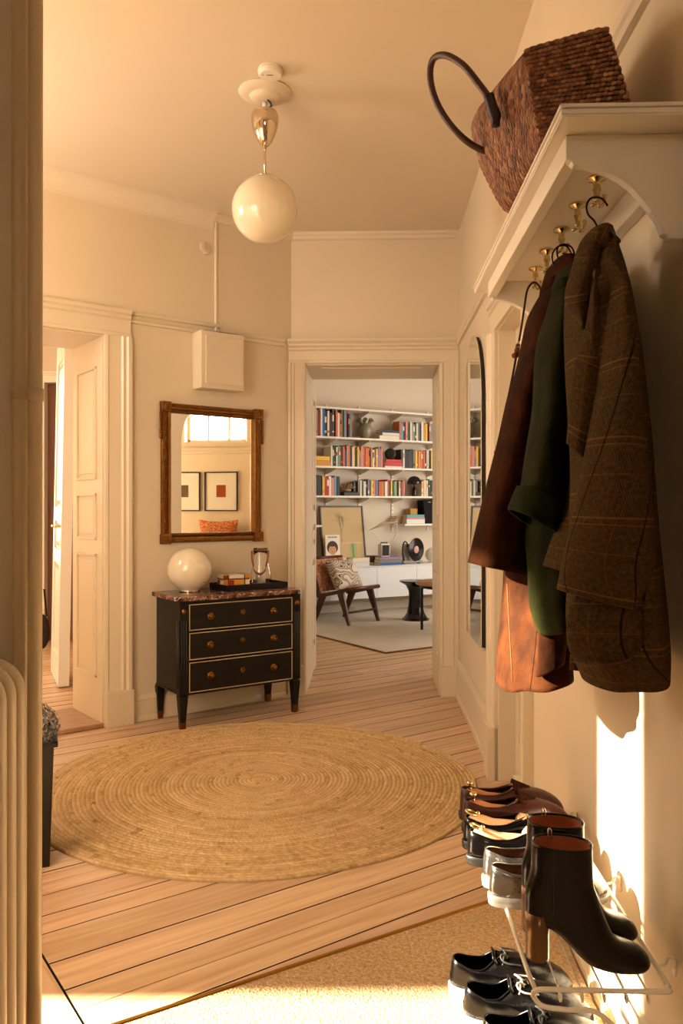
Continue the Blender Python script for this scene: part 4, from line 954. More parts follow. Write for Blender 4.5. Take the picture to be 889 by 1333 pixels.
# --- hangers
WIRE = mat('dark wire', '#2a1c14', .3, .9)
def hanger(pts, Y, Yd, xs, label, zsh):
    t = thing('coat_hanger', label, 'hanger', P(pts[0][0], pts[0][1], Y), group=None)
    mb = MB(); q = catmull([tuple(P(a, b, Y)) for a, b in pts], 6); mb.tube([Vector(p) for p in q], .0021, 8); child_world(mb, 'hook', WIRE, t)
    e = P(pts[-1][0], pts[-1][1], Y); mb = MB(); e.z -= .004
    mb.tube([e+Vector((0, -.12, -.05)), e+Vector((0, -.07, -.02)), e+Vector((0, 0, -.002)), e+Vector((0, .07, -.02)), e+Vector((0, .12, -.05))], [.006, .009, .011, .009, .006], 10); child_world(mb, 'shoulder_bar', mat('hanger wood', '#3a2212', .5), t)
hanger([(791, 268), (785, 260), (777, 256.5), (768, 259), (763.5, 268), (765.5, 279), (773, 287), (777.5, 296), (778, 305)], 1.655, 0, 0, 'dark wire hanger hook holding the tweed coat', 0)
hanger([(744, 331), (739, 322), (733, 319.5), (725, 322), (719, 331), (720, 343), (725, 353), (727, 366)], 2.005, 0, 0, 'dark wire hanger holding the brown suede coat', 0)
hanger([(748, 331), (744, 322), (735, 318), (727, 321), (725, 330), (729, 341), (735, 349), (736, 362)], 1.975, 0, 0, 'dark wire hanger with white size marker holding the green jacket', 0)
mb = MB(); mb.tube([P(735.5, 352, 1.965), P(735.5, 361, 1.965)], .008, 14); tag(mb.build('hanger_size_marker', WHITEPL), 'small white size marker on the hanger neck of the green jacket', 'size marker')
# --- bag strap on the furthest hook
t = thing('bag_strap', 'thin black cord strap with a brown knot hanging from the furthest brass hook', 'strap', P(697, 367, 2.34))
CORD = mat('black cord', '#120d0b', .6)
mb = MB(); q = [(705, 384, 2.32), (703, 375, 2.33), (698, 368.5, 2.345), (692, 369, 2.345), (686, 379, 2.34), (682.5, 400, 2.33), (678, 430, 2.32), (673.5, 455, 2.31), (668, 485, 2.30), (659, 530, 2.28), (649, 575, 2.26), (638, 620, 2.24), (630, 660, 2.22), (640, 700, 2.2)]
mb.tube([Vector(p) for p in catmull([tuple(P(*a)) for a in q], 5)], .0032, 8); child_world(mb, 'cord', CORD, t)
mb = MB(); mb.tube([P(674.5, 448, 2.30), P(672, 462, 2.30)], [.006, .0075], 10); mb.sphere(P(670.5, 463, 2.295), .009, 12, 8, sc=(1.2, 1, .9)); mb.sphere(P(673, 456, 2.295), .008, 12, 8); child_world(mb, 'leather_knot', LEA, t)
mb = MB(); mb.tube([P(675.5, 444, 2.3), P(673.5, 455, 2.295), P(672.5, 459, 2.295)], .003, 8); child_world(mb, 'metal_clip', CHROME, t)
for py, px in ((571, 650), (589, 645)):
    mb = MB(); mb.sphere(P(px, py, 2.262), .005, 10, 8); child_world(mb, 'leather_stop', LEA, t)
# ============================================================ SHOE RACK
RZ = .363; WH = mat('white enamelled wire', '#e6dcc8', .3)
t = thing('shoe_rack', 'white wire wall mounted shoe rack carrying the row of shoes', 'shoe rack', RW.p(1.9, 0, RZ))
def R3(Y, l, z): return RW.p(Y, Wd-l, z)
mb = MB(); y0, y1 = 1.475, 2.42; lf, lb = .305, .553
fr = [R3(y0+.02, lb, RZ), R3(y0+.006, lb-.006, RZ), R3(y0, lb-.02, RZ), R3(y0, lf+.05, RZ), R3(y0, lf+.02, RZ), R3(y0+.004, lf+.004, RZ-.004), R3(y0+.012, lf-.002, RZ-.016), R3(y0+.01, lf+.006, RZ-.03), R3(y0+.004, lf+.02, RZ-.035), R3(y0, lf+.06, RZ-.037), R3(y0, lf+.12, RZ-.045), R3(y0, lb-.05, RZ-.13), R3(y0+.01, lb-.01, RZ-.2)]
mb.tube([Vector(p) for p in catmull([tuple(p) for p in fr], 4)], .0046, 12)
mb.tube([R3(y0+.015, lb, RZ), R3(y1, lb, RZ)], .0046, 12); mb.tube([R3(y0+.008, lf+.001, RZ-.004), R3(y0+.05, lf-.003, RZ), R3(y1, lf-.003, RZ)], .0044, 12); mb.tube([R3(y1, lf, RZ), R3(y1, lb, RZ)], .0044, 12)
mb.tube([R3(y0+.01, lb-.01, RZ-.2), R3(y1, lb-.01, RZ-.2)], .004, 10)
child_world(mb, 'frame', WH, t)
for k in range(5):
    l = lf+.045+k*.04; mb = MB(); mb.tube([Vector(p) for p in catmull([tuple(p) for p in (R3(y0-.004, l, RZ-.004), R3(y0-.008, l, RZ-.012), R3(y0-.002, l, RZ-.02), R3(y0+.006, l, RZ-.016))], 3)]+[R3(y0+.008, l, RZ-.008), R3(y0+.02, l, RZ-.003), R3(y1, l, RZ-.003)], .0021, 8)
    child_world(mb, 'wire', WH, t)
for y_ in (1.56, 1.9, 2.3):
    mb = MB(); mb.tube([Vector(p) for p in catmull([tuple(p) for p in (R3(y_-.008, Wd-.003, RZ-.014), R3(y_-.008, Wd-.003, RZ+.012), R3(y_-.005, Wd-.006, RZ+.018), R3(y_, Wd-.014, RZ+.014), R3(y_, Wd-.02, RZ+.002), R3(y_, lb, RZ-.002))], 4)], .003, 8); mb.tube([R3(y_-.008, Wd+.001, RZ-.004), R3(y_-.008, Wd-.006, RZ-.004)], .006, 12); child_world(mb, 'wall_clip', WH, t)
# ============================================================ SHOES
def smooth(a, b, x): x = max(0, min(1, (x-a)/(b-a))); return x*x*(3-2*x)
def foot(th, L, W, grow=0):
    tt = (1-math.cos(th))/2; pr = (max(0, 1-abs(2*tt-1)**2.5))**(1/2.3)*(.78+.27*smooth(.3, .68, tt)-.10*math.exp(-((tt-.40)/.15)**2))
    return Vector((L*tt*(1+2*grow)-L*grow, math.copysign(1, math.sin(th))*W/2*pr*(1+grow*2), 0))
def shoe_upper(L, W, z0, hc, hs, ht, xc0, xc1, wc, n=48, rows_=9, bul=.004, pinch=1.0):
    rows = []
    for i in range(rows_+1):
        s_ = i/rows_; row = []
        for k in range(n):
            th = TAU*k/n; f = foot(th, L, W); tt = (1-math.cos(th))/2
            cx = xc0+(xc1-xc0)*tt; cy = math.sin(th)*wc/2*(1-.15*tt); h = hc*(1-smooth(0, .4, tt))+hs*smooth(0, .4, tt)*(1-smooth(.55, 1, tt))+ht*smooth(.55, 1, tt)
            u = 1-math.cos(s_*PI/2); v = math.sin(s_*PI/2)**.92
            x = f.x*(1-u)+cx*u; y = f.y*(1-u)+cy*u; b = bul*math.sin(PI*s_); y += math.copysign(b, y) if abs(y) > .004 else 0
            row.append(Vector((x, y, z0+h*v)))
        rows.append(row)
    return rows
def sole(mb, L, W, z0, z1, g=.012, mi=0, n=48, x0=0, x1=None, toe_lift=0):
    rows = []
    for z, gg in ((z0, g*.4), (z0+.002, g), (z1-.002, g), (z1, g*.5)):
        row = []
        for k in range(n):
            f = foot(TAU*k/n, L, W, gg)
            if x1 is not None: f.x = min(f.x, x1)
            row.append(Vector((f.x, f.y, z)))
        rows.append(row)
    mb.grid(rows, True, mi, True, True)
def make_shoe(kind, label, L, W, loc, rz, mats, group, **k):
    t = thing(kind, label, 'boot' if 'boot' in kind else 'shoe', loc, rz, group)
    up, inn, sol = mats; z0 = k.get('z0', .012); rows = shoe_upper(L, W, z0, k['hc'], k['hs'], k['ht'], k.get('xc0', .006), k['xc1'], k['wc'])
    mb = MB(); mb.grid(rows, True); mb.build('upper', up, t, solid=.003)
    mb = MB(); mb.tube(rows[-1], .0024, 8, closed=True); mb.build('collar_edge', up, t)
    mb = MB(); mb.add([foot(TAU*q/40, L*.98, W*.9)+Vector((L*.01, 0, z0+.006)) for q in range(40)], [tuple(range(40))]); mb.build('insole', inn, t)
    mb = MB()
    if kind == 'sneaker': sole(mb, L, W, 0, .034, .016)
    else:
        sole(mb, L, W, .006 if not k.get('heel') else .009, z0+.002, .014); sole(mb, L, W, 0, .012 if not k.get('heel') else z0, .01, x1=L*.27)
    mb.build('sole', sol, t, smooth_angle=50)
    return t, rows
BLKL = mat('black leather', '#040303', .24, bump=.1, bscale=60, spec=.3); BRNL = mat('burgundy brown leather', '#3a1710', .35, bump=.12, bscale=60); BRSU = mat('dark brown suede', '#2e150f', .9, bump=.3, bscale=80, spec=.1)
SILV = mat('silver leather', '#8f8b86', .22, .95, bump=.25, bscale=45); TANIN = mat('tan leather lining', '#a8603a', .6); BLKIN = mat('black lining', '#15100e', .8); SOLB = mat('black rubber', '#0f0d0c', .5); SOLW = mat('white rubber', '#efe8db', .55); TREE = mat('shoe tree wood', '#b5764a', .4, var=.15, vscale=10, stretch=(1, 8, 8)); TREEP = mat('pale shoe tree wood', '#d4a478', .45, var=.1, vscale=10, stretch=(1, 8, 8)); LACEB = mat('black laces', '#1a1716', .7); LACES = mat('grey laces', '#8c8782', .6)
def on_rack(px, Y, dz=.003): return Vector(((px-CX)/FPX*Y, Y, RZ+dz))
def shoe_tree(loc, rz, wood, L, ring, label):
    t = thing('shoe_tree', label, 'shoe tree', (loc[0], loc[1], loc[2]+.024), rz, 'shoe trees in the shoes on the rack')
    mb = MB(); w = .019
    rows = []
    for x, ww, za, zb in ((.012, .008, .03, .052), (.02, .017, .016, .06), (.05, .021, .008, .06), (.08, .019, .008, .05), (.13, .014, .02, .046), (.155, .014, .022, .044)):
        rows.append([Vector((x, ww*math.cos(a)*1.0, (za+zb)/2+(zb-za)/2*math.sin(a))) for a in [TAU*q/14 for q in range(14)]])
    mb.grid(rows, True, cap0=True, cap1=True); mb.build('heel_block', wood, t)
    mb = MB(); rows = []
    for x, ww, zb in ((.14, .02, .052), (.15, .027, .062), (.18, .031, .055), (.22, .03, .04), (.25, .018, .028)):
        rows.append([Vector((x, ww*math.cos(a), .006+(zb)/2+(zb-.008)/2*math.sin(a))) for a in [TAU*q/16 for q in range(16)]])
    mb.grid(rows, True, cap0=True, cap1=True); mb.build('toe_block', wood, t)
    mb = MB()
    if ring:
        M_ = Matrix.Translation((.022, 0, .066)) @ Matrix.Rotation(.35, 4, 'Y'); mb.tube([M_ @ Vector((.016*math.cos(a), .014*math.sin(a), 0)) for a in [TAU*q/24 for q in range(24)]], .0028, 8, closed=True); mb.sphere((.038, 0, .064), .006, 12, 8)
    else: mb.lathe([(0, 0), (.007, 0), (.005, .006), (.004, .012), (.010, .018), (.011, .021), (.008, .025), (0, .026)], c=(.03, 0, .057), n=20)
    mb.build('pull_ring' if ring else 'knob', BRASS, t)
# boots
def boot(loc, rz, label):
    t = thing('ankle_boot', label, 'boot', loc, rz, 'black heeled ankle boots on the rack')
    S = .000368; T = [(410, 172), (412, 240), (414, 300), (420, 380), (438, 440), (462, 510), (490, 580), (525, 648), (560, 676), (610, 694), (660, 712), (695, 740), (708, 765), (708, 778)]
    Bk = [(98, 158), (94, 230), (92, 310), (66, 400), (62, 470), (66, 545), (120, 580), (200, 620), (280, 690), (340, 755), (400, 800), (500, 822), (620, 825), (690, 806)]
    Wd_ = [.040, .040, .038, .034, .033, .034, .035, .036, .038, .041, .043, .043, .034, .012]
    conv = lambda p: ((p[0]-62)*S, (826-p[1])*S)
    Q = catmull([conv(a)+conv(b)+(w,) for a, b, w in zip(T, Bk, Wd_)], 3); rows = []
    for (tx, tz, bx, bz, w) in Q:
        c = Vector(((tx+bx)/2, 0, (tz+bz)/2)); A = Vector(((tx-bx)/2, 0, (tz-bz)/2)); row = []
        for k in range(36):
            th = TAU*k/36; co, si = math.cos(th), math.sin(th); row.append(c+A*math.copysign(abs(co)**.9, co)+Vector((0, w*math.copysign(abs(si)**.85, si), 0)))
        rows.append(row)
    mb = MB(); mb.grid(rows, True, cap1=True); mb.build('upper', BLKL, t, solid=.002)
    mb = MB(); r_ = []
    for i in range(6): r_.append([v*1.0+(sum(rows[i], Vector())/36-v)*.07-Vector((0, 0, .0 if i else .002)) for v in rows[i]])
    mb.grid(r_, True); mb.add(r_[-1], [tuple(range(36))]); mb.build('lining', TANIN, t)
    mb = MB(); mb.tube(rows[0], .0018, 6, closed=True); mb.build('top_edge', BLKL, t)
    mb = MB(); hx0, hx1, hz = (64-62)*S, (184-62)*S, (826-575)*S
    hr = (hx1-hx0)/2; rws = []
    for z, s_ in ((.0, .98), (.003, 1.0), (.004, 1.0), (.05, 1.0), (hz-.004, 1.04)): rws.append([Vector((hx0+hr+hr*s_*math.cos(TAU*k/30), .029*s_*math.sin(TAU*k/30), z+.027+(.018 if z > .06 and math.cos(TAU*k/30) < 0 else 0)*0)) for k in range(30)])
    mb.grid(rws, True, cap0=True, cap1=True); mb.v = [(x, y, z-.005) for x, y, z in mb.v]; mb.build('heel', mat('bronze metallic heel', '#6e5236', .32, .75, bump=.1, bscale=40, var=.2, vscale=12), t)
    mb = MB(); mb.lathe([(0, 0), (hr*.99, 0), (hr*.99, .005), (0, .005)], c=(hx0+hr, 0, .018), n=30, sy=.029/hr*.98); mb.build('heel_tip', SOLB, t)
    mb = MB(); mb.box(.045, .0465, -.0385, -.036, .12, .232); mb.box(-.001, .001, -.0, .004, .2, .235, M=Matrix.Translation((.05, -.036, .0)))
    mb.build('zip', mat('zip tape', '#1c1714', .4), t)
    mb = MB(); a_ = [(.052, .035, .236), (.052, .037, .250), (.055, .037, .256), (.059, .037, .250), (.059, .035, .234)]; mb.tube([Vector(p) for p in catmull(a_, 3)], .0015, 6); mb.build('zip_pull', CHROME, t)
    return t
b1 = on_rack(684, 1.578); b1.z -= .015
boot(b1, -.02, 'near black ankle boot with bronze block heel at the near end of the shoe rack')
b2 = on_rack(679, 1.685); b2.z -= .015
boot(b2, .0, 'far black ankle boot with bronze block heel, just behind the near one on the rack')
b = BRNL
for i, (px, Y, lab) in enumerate(((637, 1.80, 'near metallic silver loafer on the rack behind the ankle boots'), (629, 1.885, 'far metallic silver loafer on the rack beside the black shoes with shoe trees'))):
    make_shoe('loafer', lab, .265, .095, on_rack(px, Y), .03, (SILV, TANIN, SILV if False else mat('silver rubber', '#a8a296', .4, .5)), 'silver loafers on the rack', hc=.062, hs=.05, ht=.062, xc1=.145, wc=.062, z0=.022, heel=1)
for i, (px, Y, lab) in enumerate(((608.5, 2.005, 'near black leather shoe with a pale shoe tree on the rack'), (603, 2.095, 'far black leather shoe with a pale shoe tree on the rack'))):
    c = on_rack(px, Y); tt_, rows = make_shoe('penny_loafer', lab, .29, .1, c, .02, (BLKL, TANIN, SOLB), 'black loafers with shoe trees', hc=.06, hs=.046, ht=.062, xc1=.165, wc=.064, z0=.02, heel=1)
    mb = MB(); q = [(.185, -.049, .03), (.180, -.046, .05), (.176, -.03, .068), (.175, 0, .077), (.176, .03, .068), (.180, .046, .05), (.185, .049, .03)]; q = catmull(q, 3); mb.grid([[Vector(p)+Vector((-.012, 0, .003)), Vector(p)+Vector((.012, 0, .001))] for p in q]); mb.build('saddle_strap', BLKL, tt_, solid=.003)
    shoe_tree(c, .02, TREEP, .25, True, ('pale wooden shoe tree with brass ring in the near black shoe' if i == 0 else 'pale wooden shoe tree with brass ring in the far black shoe'))
for i, (px, Y, lab) in enumerate(((602, 2.20, 'near dark brown shoe with a wooden shoe tree at the far end of the rack'), (598.5, 2.29, 'farthest dark brown shoe with a wooden shoe tree on the rack'))):
    c = on_rack(px, Y); tt_, rows = make_shoe('lace_up_shoe', lab, .295, .1, c, .0, (BRNL, TANIN, SOLB), 'brown lace up shoes with shoe trees', hc=.066, hs=.054, ht=.07, xc1=.16, wc=.064, z0=.02, heel=1)
    mb = MB(); mb.grid([[Vector((.15+x*.05, y*.03*(1-.2*x), .088+.02*(1-x)-.014*abs(y)+.008*math.sin(3*y))) for y in [-1+.25*k for k in range(9)]] for x in [k/5 for k in range(6)]]); mb.build('tongue', BRSU, tt_, solid=.004)
    mb = MB()
    for k in range(4): x = .168+k*.016; z = .088-k*.006; mb.tube([Vector(p) for p in catmull([(x, -.026, z-.01), (x+.004, 0, z+.004), (x, .026, z-.01)], 4)], .002, 6)
    mb.build('laces', BRSU, tt_)
    shoe_tree(c, .0, TREE, .26, False, ('reddish wooden shoe tree with brass knob in the near brown shoe' if i == 0 else 'reddish wooden shoe tree with brass knob in the farthest brown shoe'))
# sneakers under the rack
for i, (px, Y, rz, lab) in enumerate(((586, 2.045, -.10, 'furthest of the three black white-soled sneakers on the mat'), (603, 1.925, -.10, 'middle one of the three black white-soled sneakers, with grey laces'), (626, 1.80, -.08, 'nearest of the three black sneakers, cut by the lower edge'))):
    X = (px-CX)/FPX*Y; tt_, rows = make_shoe('sneaker', lab, .305, .108, (X, Y, .0125), rz, (BLKL, BLKIN, SOLW), 'black sneakers on the mat', hc=.062, hs=.05, ht=.078, xc0=.008, xc1=.125, wc=.07, z0=.034)
    mb = MB(); mb.grid([[Vector((.118-.012*x+.0*y, y*.03, .108+.016*x-.010*y*y)) for y in [-1+.25*k for k in range(9)]] for x in [k/4 for k in range(5)]]); mb.grid([[Vector((.118+.085*x, y*.028, .113-.028*x-.010*y*y)) for y in [-1+.25*k for k in range(9)]] for x in [k/4 for k in range(5)]]); mb.build('tongue', BLKL, tt_, solid=.005)
    mb = MB()
    for k in range(6):
        x = .128+k*.0155; z = .111-k*.0075; mb.tube([Vector(p) for p in catmull([(x, -.03, z-.012), (x+.006, -.01, z+.003), (x+.01, .01, z+.002), (x+.0155, .03, z-.018)], 4)], .0024, 6); mb.tube([Vector(p) for p in catmull([(x, .03, z-.012), (x+.006, .01, z+.005), (x+.01, -.01, z+.003), (x+.0155, -.03, z-.018)], 4)], .0024, 6)
    for s_ in (-1, 1):
        mb.tube([Vector((.15+.022*math.cos(a)*1.2, s_*(.022+.014*math.sin(a)), .106-.010*math.cos(a)+.004*math.sin(2*a))) for a in [TAU*q/16 for q in range(16)]], .0024, 6, closed=True)
    mb.build('laces', LACES if i == 1 else LACEB, tt_)
    mb = MB(); mb.grid([[Vector((x, s_*.0, z)) for s_ in (0,)]+[Vector((x, .02, z))] for x, z in ((.0, .05), (.004, .09))]); 
    mb = MB(); q = [foot(PI*.0+a, .3, .106)+Vector((.0, 0, 0)) for a in [-.62+k*.155 for k in range(9)]]
    mb.grid([[Vector((p.x-.0015, p.y*1.02, .036)) for p in q], [Vector((p.x-.0015, p.y*1.0, .055)) for p in q], [Vector((p.x+.001, p.y*.9, .068)) for p in q]]); mb.build('heel_tab', BLKL, tt_, solid=.002)
# ============================================================ BENCH + CUSHION IN THE ALCOVE
t = thing('window_bench', 'grey upholstered bench below the framed pictures in the alcove', 'bench', (AX+.24, 3.2, 0))
mb = MB(); mb.box(AX+.01, AX+.45, 2.7, 3.66, .1, .62); child_world(mb, 'base', mat('grey upholstery', '#8d8676', .9, bump=.2, bscale=120), t, bevel=.02)
for yy in (2.75, 3.6):
    for xx in (AX+.05, AX+.4): mb = MB(); mb.box(xx-.02, xx+.02, yy-.02, yy+.02, 0, .1); child_world(mb, 'leg', BLACKP, t)
def cushion(mb, w, h, th, M):
    rows = []; n = 20
    for i in range(n+1):
        for sgn in (0,): pass
    for sgn in (1, -1):
        rows = []
        for i in range(n+1):
            row = []
            for j in range(n+1):
                u = i/n*2-1; v = j/n*2-1; pin = 1-.10*(1-abs(u)**2)*(abs(v)**4)-.0; pin2 = 1-.10*(1-abs(v)**2)*(abs(u)**4)
                z = th/2*((1-u**4)*(1-v**4))**.45*sgn; row.append(M @ Vector((u*w/2*pin2, z, v*h/2*pin)))
            rows.append(row)
        mb.grid(rows)
mb = MB(); cm = Matrix.Translation((AX+.16, 3.40, .86)) @ Matrix.Rotation(PI/2, 4, 'Z') @ Matrix.Rotation(-.15, 4, 'X'); cushion(mb, .5, .48, .14, cm)
tag(mb.build('throw_cushion', wavy_mat('paisley cotton', ['#c4421e', '#d9822e', '#a3262a', '#6f7a2c', '#c4421e', '#e2b06a'], 11, 13), origin=(AX+.16, 3.40, .62)), 'orange and red patterned cushion on the alcove bench, seen in the gilt mirror', 'cushion')
# ============================================================ LIVING ROOM: WALL SHELVING
SD = .26
def shz(px, py): return zat(py, LV.at(px, SD).y)
SHW = mat('white shelf', '#eee7da', .45)
ZS = [shz(480, 533), shz(480, 570.5), shz(480, 608), shz(480, 645.5)]   # shelf tops
t0s, t1s = LV.t(570, SD)-.55, LV.t(405, SD)+.5
tl = thing('wall_shelving', 'white wall shelving on slotted uprights along the living room wall', 'shelving', LV.p((t0s+t1s)/2, 0, 1.0))
for z in ZS:
    mb = MB(); LV.box(mb, t0s, t1s, .02, SD, z-.022, z); child_world(mb, 'shelf_board', SHW, tl, bevel=.002)
z5 = zat(682, LV.at(540, SD).y); tb5 = LV.t(527, SD)
mb = MB(); LV.box(mb, t0s, tb5, .02, SD, z5-.022, z5); child_world(mb, 'shelf_board', SHW, tl, bevel=.002)
mb = MB(); LV.box(mb, LV.t(419, SD), t1s, .02, SD, z5-.022, z5); child_world(mb, 'shelf_board', SHW, tl, bevel=.002)
ups = [LV.t(x, 0.0) for x in (467, 510, 556, 424)]
for u in ups:
    mb = MB(); LV.box(mb, u-.013, u+.013, .001, .014, .95, ZS[0]+.06)
    for k in range(28): LV.box(mb, u-.004, u+.004, .014, .0145, 1.0+k*.05, 1.02+k*.05, 1)
    child_world(mb, 'upright', [SHW, mat('slot shadow', '#5a5048', .9)], tl)
    for z in ZS:
        mb = MB(); mb.prism([(0.012, z-.022), (SD-.01, z-.022), (SD-.01, z-.034), (.012, z-.09)], LV.p(u-.004, 0, 0), LV.p(u+.004, 0, 0), LV.n, LV.up); child_world(mb, 'shelf_bracket', SHW, tl)
# books
PAGE = mat('book pages', '#e6dcc6', .8); bookmats = {}
CN = {'#1d1b1c': 'black', '#2b2a2c': 'charcoal', '#8e1a16': 'dark red', '#c4281c': 'red', '#e9dcc6': 'cream', '#2c5e9c': 'blue', '#1b2338': 'navy', '#3b2620': 'dark brown', '#c8683c': 'terracotta', '#2f5d3c': 'green', '#5e6a4c': 'olive', '#d8912a': 'amber', '#e2b93c': 'yellow', '#d5652a': 'orange', '#b98a62': 'tan', '#8c7a9a': 'mauve', '#dcdcd8': 'white', '#5a9cae': 'teal', '#7d7a74': 'grey', '#d98a84': 'pink', '#4a3a34': 'brown', '#56a04a': 'bright green', '#a8987c': 'beige'}
IN = {v: k for k, v in CN.items()}; RB = random.Random(21)
def bookmesh(mb, w, d, h, ci=0):
    mb.box(0, w, 0, .002, 0, h, ci); mb.box(0, w, d-.002, d, 0, h, ci) if False else None
    mb.box(0, .0022, 0, d, 0, h, ci); mb.box(w-.0022, w, 0, d, 0, h, ci); mb.box(.0022, w-.0022, .002, d-.004, .003, h-.003, 1)
used_labels = set()
def uniq(l, alts):
    for a in [l]+alts:
        if a not in used_labels: used_labels.add(a); return a
    k = l; i = 0
    ords = ['further along', 'towards the middle', 'beyond that', 'nearer the right end', 'close to the right end', 'next again to the right', 'further right still']
    while k in used_labels and i < len(ords): k = l+', '+ords[i]; i += 1
    used_labels.add(k); return k
def bookrow(row, z, pxs, cols, hr, group, off=SD-.015, lean_last=0, wr=(.018, .034)):
    """spines run left to right in the photo from pxs[0] to pxs[1]"""
    ta, tb = LV.t(pxs[0], off), LV.t(pxs[1], off); x = ta; i = 0; out = []
    span = ta-tb; n = max(1, round(span/((wr[0]+wr[1])/2))); ws = [RB.uniform(*wr) for _ in range(n)]; sc = span/sum(ws); ws = [w*sc for w in ws]
    names = [cols[k % len(cols)] if k < len(cols) else RB.choice(cols) for k in range(n)]
    for k in range(n):
        w = ws[k]; h = RB.uniform(*hr); d = RB.uniform(.14, .2); nm = names[k]; c = IN[nm]
        if c not in bookmats: bookmats[c] = mat('book cloth '+nm, c, .55)
        mb = MB(); bookmesh(mb, w-.001, d, h); 
        if RB.random() < .3: mb.box(.003, w-.004, -.0006, .0, h*.55, h*.55+RB.uniform(.02, .08), 2)
        if RB.random() < .25: mb.box(.003, w-.004, -.0006, .0, h*.15, h*.15+RB.uniform(.01, .03), 2)
        M = Matrix.Identity(4); M.col[0][:3] = -LV.d; M.col[1][:3] = -LV.n; M.col[2][:3] = LV.up; o = LV.p(x, off-RB.uniform(0, .02), z+.0008); 
        lab2 = IN[RB.choice(['cream', 'black', 'amber', 'white', 'red', 'tan'])]
        if lab2 not in bookmats: bookmats[lab2] = mat('book cloth '+CN[lab2], lab2, .55)
        ob = mb.build('book', [bookmats[c], PAGE, bookmats[lab2]]); M.col[3][:3] = o; ob.matrix_world = M
        sz = 'tall' if h > (hr[0]*.4+hr[1]*.6) else 'short'; th = 'thick' if w > (wr[0]+wr[1])/2*sc else 'thin'
        lf_ = names[k-1] if k else 'none'; rt = names[k+1] if k+1 < n else 'none'; pos = (k+.5)/n
        where = 'towards the left' if pos < .33 else 'in the middle' if pos < .66 else 'towards the right'
        if k == 0: cand = [f'{nm} book at the left end of the {row}']
        elif k == n-1: cand = [f'{nm} book at the right end of the {row}']
        else: cand = [f'{nm} book between {lf_} and {rt} ones, {row}', f'{th} {nm} book between {lf_} and {rt} ones, {row}', f'{sz} {th} {nm} book between {lf_} and {rt} ones, {row}', f'{th} {nm} book next to a {rt} one {where}, {row}', f'{sz} {nm} book after a {lf_} one {where}, {row}', f'{sz} {th} {nm} book {where} of the {row}', f'{sz} {nm} book {where} of the {row}', f'upright {nm} book {where} of the {row}']
        l = cand[0]; l2 = cand[1:]
        tag(ob, uniq(l, l2), 'book', group); x -= w
def stack(z, px0, px1, items, where, off=SD-.02, F=LV, group='lying books in the living room'):
    """flat stack; items bottom to top (height, colour name, inset px)"""
    zz_ = z+.0008; dd_ = .12 if off > .32 else .14
    for i, (h, nm, ins) in enumerate(items):
        ta, tb = F.t(px0+ins, off), F.t(px1-ins*.6, off); w = ta-tb; c = IN[nm]
        if c not in bookmats: bookmats[c] = mat('book cloth '+nm, c, .55)
        mb = MB(); d = dd_; mb.box(0, w, 0, d, 0, .0022, 0); mb.box(0, w, 0, d, h-.0022, h, 0); mb.box(0, w, 0, .002, 0, h, 0); mb.box(.002, w-.002, .002, d-.003, .0022, h-.0022, 1)
        ob = mb.build('book', [bookmats[c], PAGE]); M = Matrix.Identity(4); M.col[0][:3] = -F.d; M.col[1][:3] = -F.n; M.col[2][:3] = F.up; M.col[3][:3] = F.p(ta, off, zz_); ob.matrix_world = M
        pos = 'bottom' if i == 0 else 'top' if i == len(items)-1 else ['second', 'third', 'fourth'][i-1]
        tag(ob, uniq(f'{nm} book lying {pos} in the {where}', []), 'book', group); zz_ += h+.0006
    return zz_
r1, r2, r3 = 'upper book shelf', 'middle book shelf', 'lower book shelf'
bookrow('upper shelf left row', ZS[1], (406, 459), ['cream', 'black', 'beige', 'dark red', 'cream', 'blue', 'navy', 'cream', 'dark brown', 'brown', 'dark brown', 'terracotta', 'cream', 'terracotta', 'olive', 'teal', 'red', 'black', 'grey'], (.27, .32), 'upright books, upper shelf left', wr=(.022, .034))
bookrow('upper shelf right row', ZS[1], (520, 568), ['terracotta', 'teal', 'brown', 'red', 'cream', 'green', 'white', 'beige', 'grey', 'green', 'cream', 'grey', 'black', 'white', 'amber', 'yellow', 'navy', 'orange'], (.2, .235), 'upright books, upper shelf right', wr=(.02, .032))
stack(ZS[1], 494, 523, [(.045, 'cream', 0), (.035, 'white', 4), (.03, 'navy', 3)], 'stack on the upper book shelf')
bookrow('middle shelf left row', ZS[2], (431, 499), ['cream', 'green', 'navy', 'white', 'bright green', 'grey', 'dark brown', 'orange', 'blue', 'tan', 'terracotta', 'dark brown', 'cream', 'yellow', 'black', 'yellow', 'mauve', 'pink', 'terracotta', 'orange', 'orange', 'amber', 'tan', 'cream', 'tan', 'yellow'], (.2, .255), 'upright books, middle shelf left', wr=(.02, .03))
bookrow('middle shelf right row', ZS[2], (523, 568), ['dark brown', 'white', 'black', 'charcoal', 'black', 'charcoal', 'charcoal', 'grey', 'yellow', 'orange', 'amber', 'orange', 'terracotta', 'orange'], (.215, .235), 'upright books, middle shelf right', wr=(.02, .03))
stack(ZS[2], 408, 430, [(.06, 'amber', 0), (.05, 'yellow', 1)], 'yellow stack at the left of the middle shelf')
stack(ZS[2], 501, 524, [(.02, 'cream', 0), (.05, 'red', 1), (.03, 'red', 2)], 'red stack on the middle shelf')
bookrow('lower shelf left row', ZS[3], (406, 443), ['cream', 'white', 'black', 'charcoal', 'yellow', 'red', 'red', 'cream', 'pink', 'teal', 'navy', 'tan', 'orange', 'teal'], (.2, .235), 'upright books, lower shelf left', wr=(.026, .04))
